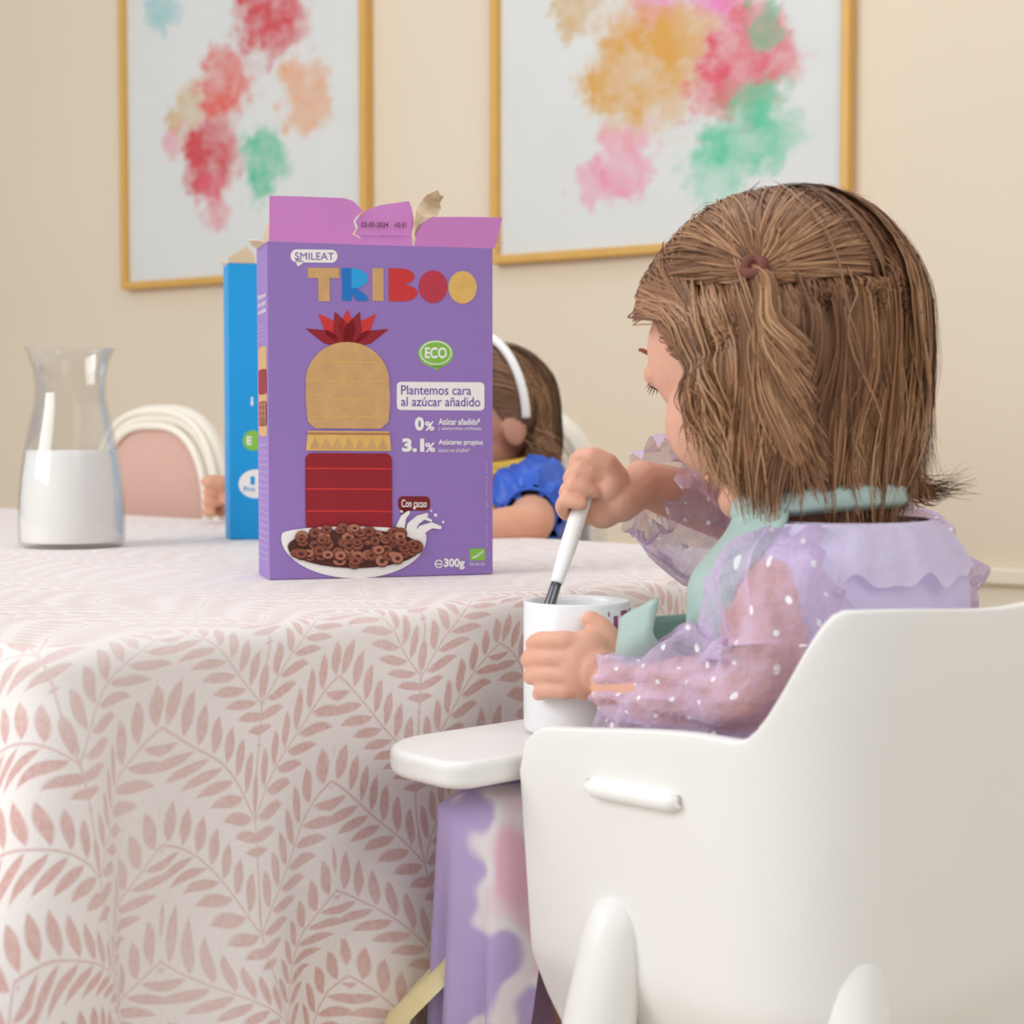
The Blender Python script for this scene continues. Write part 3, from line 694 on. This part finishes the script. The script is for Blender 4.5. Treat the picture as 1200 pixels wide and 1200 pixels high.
def hair_build(root,H,ax3,rad,n,zf,mats,azmin=72,tie=None,seed=1,flick=.02,front=44):
    h=Hair(H,ax3,rad); rg=random.Random(seed)
    v=[];f=[];cols=[]
    for az in range(-180,181,6):
        e=elmin(az,front)
        if abs(az)<azmin: row=[h.surf(az,90+(e+2-90)*t/12,.002) for t in range(13)]+[h.surf(az,e+2,.001)]*6
        else: row=h.fall(az,90,.002,zf(az)+.03,azmin,n1=13,n2=6,inw=.024)
        cols.append(row)
    m=len(cols[0])
    for c_ in cols: v+=c_
    for i in range(len(cols)-1):
        for j in range(m-1): f.append((i*m+j,i*m+j+1,(i+1)*m+j+1,(i+1)*m+j))
    mk('hair_underlayer',v,f,mats[1],root)
    if tie:
        a2,e2=R(tie[0]),R(tie[1]); D=V((cos(e2)*cos(a2),cos(e2)*sin(a2),sin(e2))); TZz=h.surf(tie[0],tie[1],.01).z
    cnt=0
    while cnt<n:
        z=rg.uniform(-.45,1); el=math.degrees(math.asin(z)); az=rg.uniform(-180,180)
        if el<elmin(az,front)+rg.uniform(0,5): continue
        cnt+=1
        cl=noise.noise(V((az*.035,el*.02,seed))); cl2=noise.noise(V((az*.07,el*.012,seed+5))); cl3=noise.noise(V((az*.11,el*.01,seed+3)))
        shade=1.1*noise.noise(V((az*.06,el*.02,seed+9)))+.5*noise.noise(V((az*.2,el*.03,seed+2)))+rg.uniform(-.3,.3)
        m_=0 if shade<-.30 else (1 if shade<.16 else 2)
        fly=rg.random()<.03
        done=False
        if tie:
            a,e=R(az),R(el); d=V((cos(e)*cos(a),cos(e)*sin(a),sin(e)))
            ang=math.degrees(d.angle(D)); P0=h.surf(az,el,.003)
            if ang<64+rg.uniform(0,26) and P0.z>TZz-.004+.10*max(0,(ang-50)/28)*(1 if d.x<D.x else 0) and az>-20:
                P=[]; wq=rg.gauss(0,1.6)
                for i in range(11):
                    t=i/10; q=(d*(1-t)+D*t).normalized(); el_=math.degrees(math.asin(q.z)); az_=math.degrees(math.atan2(q.y,q.x))
                    P.append(h.surf(az_+(wq+6*cl3)*sin(t*PI),el_-7*sin(t*PI)*(1-ang/90),.003+.008*t*(1-t)*(1+cl2)+.004*t+.003*cl3*sin(t*PI)+rg.uniform(0,.0008)+(.003*sin(t*PI) if fly else 0)))
                T=h.surf(tie[0],tie[1],.008)+V((rg.uniform(-1,1),rg.uniform(-1,1),rg.uniform(-1,1)))*.0026; P[-1]=T
                if ang<46 or rg.random()<.3:
                    o=(T-H); o.z=0; o.normalize(); tg=V((-o.y,o.x,0)); w=rg.gauss(0,1); w2=rg.gauss(0,1)
                    Lg=rg.uniform(.045,.115); ph=rg.choice((0,.3,.6))
                    for i in range(1,13):
                        t=i/12; P.append(T+o*(.012*sin(min(1,t*1.6)*PI*.55)+.003*t+.0015*w2*t)+tg*(.0033*t**.5*w+.024*t+.005*sin(t*7+ph)*t**.5)+V((0,0,.004*sin(min(1,t*2)*PI)-Lg*t)))
                h.strand(P,rg.uniform(.0004,.0007),m_,.6 if rg.random()<.5 else 0); done=True
        if not done:
            az_=az+5*cl
            aT=max(abs(az_),azmin)
            zz=zf(aT if az_>0 else -aT)+rg.gauss(0,.011)+.030*cl2
            wv=.014*cl+.010*cl2+rg.gauss(0,.0008)+(rg.gauss(0,.003) if fly else 0)
            P=h.fall(az_,el,.003+.0080*max(0,.5+.8*cl3)+rg.uniform(0,.0012)+(.002 if fly else 0),zz,azmin+rg.uniform(0,13),flick=flick*(.25+cl2*2.6)+rg.gauss(0,.004),wv=wv,ph=4*cl3+rg.uniform(0,.35))
            h.strand(P,rg.uniform(.0004,.0007),m_,rg.uniform(.5,.75) if rg.random()<.6 else 0)
    mk('hair',h.v,h.fc,mats,root,h.mi)
    return h
def clothtube(pts,rad,m=8,n=40,wr=.004,seed=0,flat=1.,ruf=0):
    P=spline(pts,m); Rr=lerpl(rad,m); v=[];f=[];uv=[]; L=0
    fr=frames(P); LL=sum((P[i]-P[i-1]).length for i in range(1,len(P)))
    for i,(p,(t,x,y)) in enumerate(zip(P,fr)):
        if i: L+=(p-P[i-1]).length
        for k_ in range(n+1):
            a=2*PI*(k_%n)/n
            w=noise.noise(V((cos(a)*1.6,sin(a)*1.6,L*28+seed)))*wr+noise.noise(V((cos(a)*4,sin(a)*4,L*50+seed)))*wr*.55
            g_=max(1-L/.05,1-(LL-L)/.05,.35)
            w+=wr*.36*sin(a*12+2*sin(L*40))*(sm(0,.02,L))*g_
            e=max(0,1-i/5.) if ruf else 0
            rr_=Rr[i]+w+(ruf*e*sin(a*9)*.5)
            v.append(p+(x*cos(a)+y*sin(a)*flat)*rr_); uv.append((k_/n*.24,L))
    for i in range(len(P)-1):
        for k_ in range(n): q=i*(n+1)+k_; f.append((q,q+1,q+n+2,q+n+1))
    return v,f,uv
k=NT('dotted_tulle'); uvn=k.n('ShaderNodeUVMap').outputs[0]; s=k.n('ShaderNodeSeparateXYZ'); k.l(uvn,s.inputs[0])
M=k.mth; c1=.024
def dots(ou,ov):
    a=M('SUBTRACT',M('FLOORED_MODULO',M('ADD',s.outputs[0],ou),c1),c1/2); b=M('SUBTRACT',M('FLOORED_MODULO',M('ADD',s.outputs[1],ov),c1),c1/2)
    return M('LESS_THAN',M('ADD',M('MULTIPLY',a,a),M('MULTIPLY',b,b)),.0016**2)
dm=M('MAXIMUM',dots(0,0),dots(c1/2,c1/2)); nz=k.noise(40); cr_=k.noise(85,5,None,.6)
lw=k.n('ShaderNodeLayerWeight'); lw.inputs[0].default_value=.5
k.l(k.mix(dm,k.mix(nz.outputs[0],col((214,188,230)),col((236,216,244))),col((252,249,253))),k.b.inputs['Base Color']); k.b.inputs['Roughness'].default_value=.6
k.bump(cr_.outputs[0],.8,.008)
tr=k.n('ShaderNodeBsdfTransparent'); mx=k.n('ShaderNodeMixShader')
al=M('MAXIMUM',M('MINIMUM',M('ADD',M('MULTIPLY_ADD',lw.outputs['Facing'],.5,.0),M('MULTIPLY',cr_.outputs[0],.62)),1.),M('MULTIPLY',dm,.92))
k.l(al,mx.inputs[0]); k.l(tr.outputs[0],mx.inputs[1]); k.l(k.b.outputs[0],mx.inputs[2]); k.l(mx.outputs[0],k.out.inputs[0]); tulle=k.m
# ---------- toddler in the high chair
Fb=V((-.70,.714,0)).normalized(); Lb=V((-Fb.y,Fb.x,0)); S=V((.21,1.06,0))
def gb(f,l,z): return S+Fb*f+Lb*l+V((0,0,z))
g1=thing('person',gb(0,0,.553),0,'toddler in a lilac dress and mint bib stirring a cup in the high chair','person')
H1=at(908,408,1.10); ax1=head_axes(V((-.725,.69,0)),24)
bm=bmesh.new(); gh=head_shapes(bm,H1,ax1)
Mb=Matrix((Fb,Lb,V((0,0,1)))).transposed()
ell(bm,gb(0,0,.625),(.062,.085,.062),Mb); ell(bm,gb(.0,0,.71),(.055,.075,.10),Mb); ell(bm,gb(.0,0,.772),(.045,.078,.036),Mb)
chain(bm,[gb(.01,0,.78),gb(.022,0,.825),H1-ax1[2]*.05-ax1[0]*.02],[.042,.033,.035])
EL=at(892,814,.990); WL=at(724,808,1.064)
chain(bm,[gb(0,.078,.778),(gb(0,.085,.775)+EL)/2,EL,(EL+WL)/2,WL],[.029,.027,.0245,.0225,.017])
ER=V((.172,1.235,.815))
chain(bm,[gb(0,-.078,.778),(gb(0,-.085,.775)+ER)/2,ER],[.029,.027,.0245])
Pc=S0+ax*(S1-S0).length*.735
wp=hand_fist(bm,Pc,ax,V((-1,.15,0)),.84,.0066)
WR=at(752,566,1.185); chain(bm,[ER,(ER+WR)/2,WR,wp],[.0245,.0205,.016,.0145])
def mp(phi,r,z): a=R(phi); return V((MC_.x-r*sin(a),MC_.y-r*cos(a),z))
zk=[.7440,.7332,.7224,.7122]
for i,z in enumerate(zk):
    rr_=(.0058,.0061,.0058,.0051)[i]; ln=(48,54,51,41)[i]
    zc=z+(.7285-z)*.12
    pts=[mp(0,CR+.0155,zc),mp(10,CR+.0165,z),mp(20,CR+.0155,z),mp(30,CR+.0125,z-.001),mp(ln-9,CR+.0090,z-.003),mp(ln-2,CR+.0058,z-.005),mp(ln-1,CR+.0046,z-.0065)]
    chain(bm,pts,[rr_*1.15,rr_*1.2,rr_*1.04,rr_*1.08,rr_*.98,rr_*.88,rr_*.72])
Mp=Matrix((V((cos(R(-12)),-sin(R(-12)),0)),V((sin(R(-12)),cos(R(-12)),0)),V((0,0,1)))).transposed()
ell(bm,mp(-6,CR+.0135,.7285),(.0195,.0130,.0230),Mp); ell(bm,mp(-18,CR+.013,.724),(.015,.012,.019),Mp); chain(bm,[mp(-12,CR+.015,.726),mp(-34,CR+.02,.718),WL],[.0168,.0162,.0168])
chain(bm,[mp(-30,CR+.016,.731),mp(-25,CR+.013,.743),mp(-17,CR+.0095,.752),mp(-10,CR+.0072,.7565)],[.0105,.0086,.0074,.0060])
for s_ in (-1,1):
    chain(bm,[gb(.03,.042*s_,.612),gb(.10,.046*s_,.612),gb(.165,.048*s_,.606),gb(.175,.048*s_,.53),gb(.17,.048*s_,.45),gb(.172,.048*s_,.43),gb(.20,.05*s_,.415)],[.052,.047,.040,.034,.024,.024,.018])
me=remesh(bm,.0015,3); body=finish('body',me,skin,g1,False)
me.polygons.foreach_set('use_smooth',[True]*len(me.polygons))
face_parts(gh,ax1,g1)
hm=[mat('hair_brown_dark',(116,80,56),.5,.12,50,spec=.35),mat('hair_brown',(144,101,70),.48,.12,50,spec=.35),mat('hair_brown_light',(172,128,93),.46,.12,50,spec=.35),mat('hair_honey_tip',(194,152,114),.46,.12,50,spec=.35)]
RADH=(.090,.077,.082)
probe=Hair(H1,ax1,RADH); best=None
for az in range(70,165,2):
    for el in range(0,56,2):
        q=proj(probe.surf(az,el,.01)); d=math.hypot(q[0]-885,q[1]-312)
        if best is None or d<best[0]: best=(d,az,el)
TIE=(best[1],best[2]); best=None
for az in range(50,110):
    q=proj(probe.surf(az,-12,.008)); d=abs(q[0]-804)
    if best is None or d<best[0]: best=(d,az)
AZM=best[1]; print('TIE',TIE,'AZM',AZM)
def zf1(az):
    a=abs(az)
    if az<0: return .832
    return .870-.028*sm(AZM,AZM+38,a)-.011*sm(AZM+45,180,a)
hh=hair_build(g1,H1,ax1,RADH,15500,zf1,hm,azmin=AZM,tie=TIE,seed=2,flick=.014,front=42)
T0=hh.surf(TIE[0],TIE[1],.011)
tn=(T0-H1).normalized(); tx=tn.orthogonal().normalized(); ty=tn.cross(tx)
pts=[T0+(tx*cos(a)+ty*sin(a))*.0054+tn*.001*sin(3*a) for a in [2*PI*i/20 for i in range(20)]]
a=tube(pts,.0032,10,closed=True); mk('hair_tie',a[0],a[1],mat('tie_mauve',(120,74,66),.8,.1),g1)
h=Hair(H1,ax1,RADH); rg=random.Random(5)
for i in range(110):
    st=at(1062+rg.gauss(0,8),520+rg.gauss(0,14),1.06)
    en=at(1138+rg.gauss(-10,12),562+rg.gauss(0,10),1.075); md=at(1088+rg.gauss(0,7),577+rg.gauss(0,7),1.07)
    h.strand(spline([st,(st+md)/2+V((-.003,0,-.006)),md,en],5),.0005,rg.choice((0,1,1,2)))
mk('hair_flick',h.v,h.fc,hm,g1,h.mi)
dr=[(.585,.078,.112),(.63,.074,.104),(.70,.069,.096),(.75,.066,.092),(.780,.062,.100),(.803,.055,.090),(.822,.046,.062)]
v=[];f=[]; n=56
for q in spline([V((a_,b_,z)) for z,a_,b_ in dr],5):
    for i in range(n):
        t=2*PI*i/n; w=1+.03*noise.noise(V((cos(t)*3,sin(t)*3,q.z*18)))+.012*sin(t*18+4*sin(q.z*30)); v.append(gb(q.x*cos(t)*w+.002,q.y*sin(t)*w,q.z))
m_=len(v)//n
for j in range(m_-1):
    for i in range(n): f.append((j*n+i,j*n+(i+1)%n,(j+1)*n+(i+1)%n,(j+1)*n+i))
dress=mk('dress',v,f,lilac,g1)
k=NT('floral_lilac'); nz=k.noise(16,3); n2=k.noise(13,2)
c=k.mix(nz.outputs[0],col((176,156,212)),col((202,186,229)))
def band(n,lo,hi_):
    mr=k.n('ShaderNodeMapRange',interpolation_type='SMOOTHSTEP'); k.l(n.outputs[0],mr.inputs[0]); mr.inputs[1].default_value=lo; mr.inputs[2].default_value=hi_; return mr.outputs[0]
c=k.mix(band(n2,.53,.58),c,col((240,234,238))); c=k.mix(k.mth('MULTIPLY',band(n2,.58,.68),.7),c,col((236,164,190)))
k.l(c,k.b.inputs['Base Color']); k.b.inputs['Roughness'].default_value=.8; floral=k.m
loop=spline([V((a_,b_,0)) for a_,b_ in ((-.1,.11),(-.03,.118),(.004,.122),(.03,.152),(.066,.160),(.092,.13),(.098,.06),(.098,-.06),(.092,-.13),(.066,-.155),(.03,-.15),(.004,-.122),(-.03,-.118),(-.1,-.11))],8)
loop+= [V((-.1,-.11+.22*i/10,0)) for i in range(1,10)]
n=len(loop); v=[];f=[]; rows=16
def skirt_pt(q,t_,i,extra=0):
    fr_=sm(-.0,.03,q.x); zb=.60-(.21+extra)*fr_
    if t_<.25:
        s_=.55+.45*(t_/.25); return cf(-.02+(q.x+.02)*s_,q.y*s_,.652-.012*(t_/.25)**2)
    h_=(t_-.25)/.75; o=1+.09*h_*fr_*sin(i*.95+.8*sin(i*.2))+.03*h_*fr_*(1 if q.y>0 else .3)
    return cf(.03+(q.x-.03)*(1+.04*h_*sin(i*1.1)),q.y*o,.640+(zb-.640)*h_)
for j in range(rows):
    for i,q in enumerate(loop): v.append(skirt_pt(q,j/(rows-1),i))
for j in range(rows-1):
    for i in range(n): f.append((j*n+i,j*n+(i+1)%n,(j+1)*n+(i+1)%n,(j+1)*n+i))
mk('skirt',v,f,floral,dress)
k=NT('yellow_gauze'); nz=k.noise(55,4); k.l(k.mix(nz.outputs[0],col((238,218,140)),col((250,242,208))),k.b.inputs['Base Color']); k.b.inputs['Roughness'].default_value=.8; k.bump(nz.outputs[0],.4)
v=[];f=[]; seg=[q for q in loop if q.x>.045]; n=len(seg)
for j in range(14):
    h_=j/13; e=sm(0,.3,h_)
    for i,q in enumerate(seg):
        sd=sm(0,.10,q.y)
        v.append(cf(.03+(q.x-.03)*.92,q.y*.95,.548-.19*h_-.012*(1-sd)+.004*sin(i*.6))+V((-.044,-.010,0))*e*sd+V((.003,.002,0))*sin(i*.7)*e)
for j in range(13):
    for i in range(n-1): f.append((j*n+i,j*n+i+1,(j+1)*n+i+1,(j+1)*n+i))
mk('petticoat',v,f,k.m,dress)
SL=gb(.0,.086,.778)
v,f,uv=clothtube([WL+(WL-EL).normalized()*.006,WL+(EL-WL)*.12,WL+(EL-WL)*.45,EL+V((.004,0,.002)),(EL+SL)/2+V((.010,-.004,0)),SL+V((.004,0,.004)),gb(0,.045,.795)],[.020,.0215,.030,.041,.046,.038,.022],8,72,.013,1,ruf=.010)
mk('sleeve',v,f,tulle,dress,uv=uv)
SR=gb(.0,-.086,.778)
v,f,uv=clothtube([WR+(ER-WR)*.08,WR+(ER-WR)*.26,WR+(ER-WR)*.55+V((0,0,-.014)),ER+V((0,0,-.014)),(ER+SR)/2,SR+V((0,0,.004)),gb(0,-.045,.795)],[.032,.036,.046,.048,.046,.036,.022],8,72,.011,5,ruf=.014)
mk('sleeve',v,f,tulle,dress,uv=uv)
v=[];f=[];uv=[]; n=220
for j in range(12):
    t_=j/11
    for i in range(n+1):
        a=2*PI*(i%n)/n; wv=.7*sin(a*9+1.3*sin(a*2+1))+.6*sin(a*19+2)+.8*noise.noise(V((cos(a)*5,sin(a)*5,t_*2)))
        rgt=max(0,-sin(a)); fa=.044+.022*t_; lb=.054+(.033+.003*rgt)*t_
        v.append(gb(fa*cos(a)-.004,lb*sin(a),.823-.012*t_-.022*t_*t_+.0040*t_*wv+.004*rgt*t_)); uv.append((i/n*.6,t_*.07))
for j in range(11):
    for i in range(n): q=j*(n+1)+i; f.append((q,q+1,q+n+2,q+n+1))
k=NT('ruffle_gauze'); nz=k.noise(30); cr_=k.noise(90,3); k.l(k.mix(nz.outputs[0],col((222,210,238)),col((242,236,250))),k.b.inputs['Base Color']); k.b.inputs['Roughness'].default_value=.8
k.bump(cr_.outputs[0],.5,.005)
k.b.inputs['Alpha'].default_value=.55
mk('ruffle',v,f,k.m,dress,uv=uv)
# bib
v=[];f=[]; n=48
for j,(dr_,z) in enumerate(((.0,.0),(.0035,.005),(.0022,.013),(-.001,.017),(-.0035,.012),(-.002,.002))):
    for i in range(n):
        a=2*PI*i/n; v.append(gb(.022+(.052+dr_)*cos(a),(.055+dr_)*sin(a),.824+z-.006*cos(a)))
for j in range(6):
    for i in range(n): f.append((j*n+i,j*n+(i+1)%n,((j+1)%6)*n+(i+1)%n,((j+1)%6)*n+i))
neck=mk('bib',v,f,mint,g1)
v=[];f=[]; nu,nv=40,22
for j in range(nv+1):
    t_=j/nv; ra=.056+.038*sm(0,.45,t_)+.004*t_; rb=.057+.050*sm(0,.5,t_); off=.020*(1-sm(0,.5,t_))
    thm=R(104-24*sm(0,.6,t_)-10*sm(.7,1,t_))
    for i in range(nu+1):
        s_=i/nu*2-1; th=s_*thm+R(10)*t_
        drop=.112*t_-.022*abs(s_)**3*t_*(1-t_)*2
        rnd=.020*max(0,abs(s_)-.6)/.4*sm(.75,1,t_)
        v.append(gb(off+ra*cos(th),rb*sin(th),.832-drop+rnd-.010*(1-abs(s_))*(1-t_)))
for j in range(nv):
    for i in range(nu): q=j*(nu+1)+i; f.append((q,q+1,q+nu+2,q+nu+1))
solid(mk('bib_panel',v,f,mint,neck),.0025)
v=[];f=[]; nu=40
for j in range(13):
    t_=j/12
    for i in range(nu+1):
        a=PI*i/nu; ca_,sa_=cos(a),sin(a)
        ex=math.copysign(abs(ca_)**.88,ca_); fy=sa_**.85
        rr_=1-.8*sm(.5,1,t_)-.08*t_
        v.append(gb(.052+.030*(1-abs(ex))+.058*fy*rr_+.012*t_,.022+.098*ex*(1-.34*sm(.4,1,t_)),.778-.026*fy-.056*t_*(1-.16*abs(ex))))
for j in range(12):
    for i in range(nu): q=j*(nu+1)+i; f.append((q,q+1,q+nu+2,q+nu+1))
solid(mk('bib_pocket',v,f,mint,neck),.003)
# ---------- second child
F2=V((-.9,-.43,0)).normalized(); L2=V((-F2.y,F2.x,0)); S2=V((-.012,2.185,0))
def g2(f,l,z): return S2+F2*f+L2*l+V((0,0,z))
p2=thing('person',g2(0,0,.487),0,'child in a blue puff sleeved dress and white headband behind the cereal boxes','person')
H2=at(570,488,2.19); ax2=head_axes(F2,8)
bm=bmesh.new(); gh2=head_shapes(bm,H2,ax2); M2=Matrix((F2,L2,V((0,0,1)))).transposed()
ell(bm,g2(0,0,.56),(.065,.09,.07),M2); ell(bm,g2(0,0,.67),(.058,.078,.11),M2); ell(bm,g2(0,0,.765),(.045,.085,.045),M2)
chain(bm,[g2(.0,0,.77),g2(.012,0,.81),H2-ax2[2]*.05-ax2[0]*.02],[.042,.034,.036])
e_l=at(622,614,1.965); h_l=at(545,622,1.93)
tipv=(h_l-e_l).normalized()
chain(bm,[g2(0,.085,.79),(g2(0,.09,.78)+e_l)/2,e_l,h_l],[.033,.029,.025,.019])
for i in range(4):
    b=h_l+tipv*.03+V((0,1,0))*(i-1.5)*.0135; chain(bm,[b,b+tipv*.02+V((0,0,.002)),b+tipv*.037-V((0,0,.003))],[.007,.0065,.0055])
chain(bm,[h_l,h_l+tipv*.03],[.019,.018]); chain(bm,[h_l+V((0,-.014,0)),h_l+tipv*.02+V((0,-.026,0)),h_l+tipv*.034+V((0,-.028,0))],[.01,.0075,.006])
e_r=V((-.21,2.32,.80)); hp=at(254,598,2.235); hp.z=ZT+.034
w2_=hand_fist(bm,hp,V((.1,-.1,1)),V((-.8,.2,0)),1.05,.004)
chain(bm,[g2(0,-.085,.79),(g2(0,-.09,.79)+e_r)/2,e_r,(e_r+w2_)/2,w2_],[.033,.029,.025,.022,.018])
for s_ in (-1,1):
    chain(bm,[g2(.03,.045*s_,.545),g2(.13,.05*s_,.535),g2(.25,.055*s_,.52),g2(.25,.055*s_,.40),g2(.245,.055*s_,.22),g2(.27,.055*s_,.19),g2(.31,.056*s_,.18)],[.055,.05,.042,.037,.025,.026,.018])
me=remesh(bm,.0024,3); finish('body',me,skin2,p2,False); me.polygons.foreach_set('use_smooth',[True]*len(me.polygons))
face_parts(gh2,ax2,p2)
hm2=[mat('dark_hair_low',(108,76,55),.5,.15,50),mat('dark_hair_mid',(134,97,70),.46,.15,50),mat('dark_hair_high',(160,122,90),.44,.12,50),mat('dark_hair_tip',(178,140,106),.44,.12,50)]
h2_=hair_build(p2,H2,ax2,(.086,.073,.078),4500,lambda az:.835-.045*sm(100,160,abs(az)),hm2,azmin=106,seed=8,flick=.02)
pts=[H2+ax2[1]*(cos(R(el))*.0845)+ax2[2]*(sin(R(el))*.0915+.012)-ax2[0]*(.004+.012*abs(cos(R(el)))) for el in [-10+200*i/60 for i in range(61)]]
a=tube(pts,[.0055]*61,12); mk('headband',a[0],a[1],mat('pearl',(250,248,244),.35,.02,spec=.4),p2)
royal=mat('royal_blue_satin',(46,96,204),.4,.12,40,spec=.5); ytr=mat('yellow_trim',(238,200,84),.6,.08); rtr=mat('red_trim',(200,44,52),.6,.08)
v=[];f=[];n=48
for q in spline([V((.085,.115,.50)),V((.075,.10,.62)),V((.068,.094,.72)),V((.06,.108,.785)),V((.05,.07,.815))],5):
    for i in range(n):
        t=2*PI*i/n; v.append(g2(q.x*cos(t),q.y*sin(t),q.z))
for j in range(len(v)//n-1):
    for i in range(n): f.append((j*n+i,j*n+(i+1)%n,(j+1)*n+(i+1)%n,(j+1)*n+i))
d2_=mk('dress',v,f,royal,p2)
for s_,el_ in ((1,e_l),(-1,e_r)):
    sh=g2(0,.078*s_,.795); dd=(el_-sh).normalized()
    v,f,uv=clothtube([sh-dd*.018,sh+dd*.008,sh+dd*.045,sh+dd*.085,sh+dd*.10],[.024,.044,.056,.044,.031],6,44,.016,9)
    sl=mk('puff_sleeve',v,f,royal,d2_)
    fr_=frames([sh+dd*.09,sh+dd*.1])[0]
    a=tube([sh+dd*.100+(fr_[1]*cos(t)+fr_[2]*sin(t))*.031 for t in [2*PI*i/20 for i in range(20)]],.0025,8,closed=True); mk('cuff_band',a[0],a[1],royal,sl)
for rr_,z,m_ in ((.062,.822,ytr),(.078,.812,rtr),(.054,.832,ytr)):
    a=tube([g2(rr_*cos(t)*.95+.004,rr_*sin(t)*1.15,z-.008*cos(t)) for t in [2*PI*i/36 for i in range(36)]],.0090,8,closed=True); mk('collar_trim',a[0],a[1],m_,d2_)
for nm,m_,o_ in (('red_ribbon',rtr,0),('yellow_ribbon',ytr,9)):
    a=tube(spline([g2(.062,.040,.822)+V((0,0,0)),at(588-o_,572+o_*.4,2.050),at(583-o_,588+o_*.3,2.030),at(584-o_,600,2.035)],5),[.004]+[.0085]*14+[.004],10,flat=.5); mk(nm,a[0],a[1],m_,d2_)
# ------------------------------------------------------------------ camera, light
cam=bpy.data.cameras.new('camera'); co=bpy.data.objects.new('camera',cam); COL.objects.link(co)
cam.sensor_width=36; cam.lens=36*FPX/1200; co.location=(0,0,CZ); co.rotation_euler=(PI/2-PIT,0,0)
cam.dof.use_dof=True; cam.dof.focus_distance=1.28; cam.dof.aperture_fstop=9
scn.camera=co
w=bpy.data.worlds.new('World'); scn.world=w; w.use_nodes=True
bg=w.node_tree.nodes['Background']; bg.inputs[0].default_value=(.985,.99,1,1); bg.inputs[1].default_value=.54
def area(name,loc,tgt,size,pw,c=(1,.96,.9)):
    l=bpy.data.lights.new(name,'AREA'); l.shape='SQUARE'; l.size=size; l.energy=pw; l.color=c
    o=bpy.data.objects.new(name,l); COL.objects.link(o); o.location=loc; o.rotation_euler=(V(tgt)-V(loc)).to_track_quat('-Z','Y').to_euler(); return o
area('window_light',(-2.6,.3,2.1),(0,1.5,.8),1.8,60,(.99,.995,1))
area('front_fill',(1.4,-1.2,2.6),(.1,1.6,.8),1.6,22,(1,.99,.975))  # soft fill added from the front, not a lamp of the room
area('overhead_fill',(.1,1.7,2.8),(.1,1.7,.8),1.6,12,(1,.99,.975))  # unseen fill added overhead to brighten the table top, no fixture there
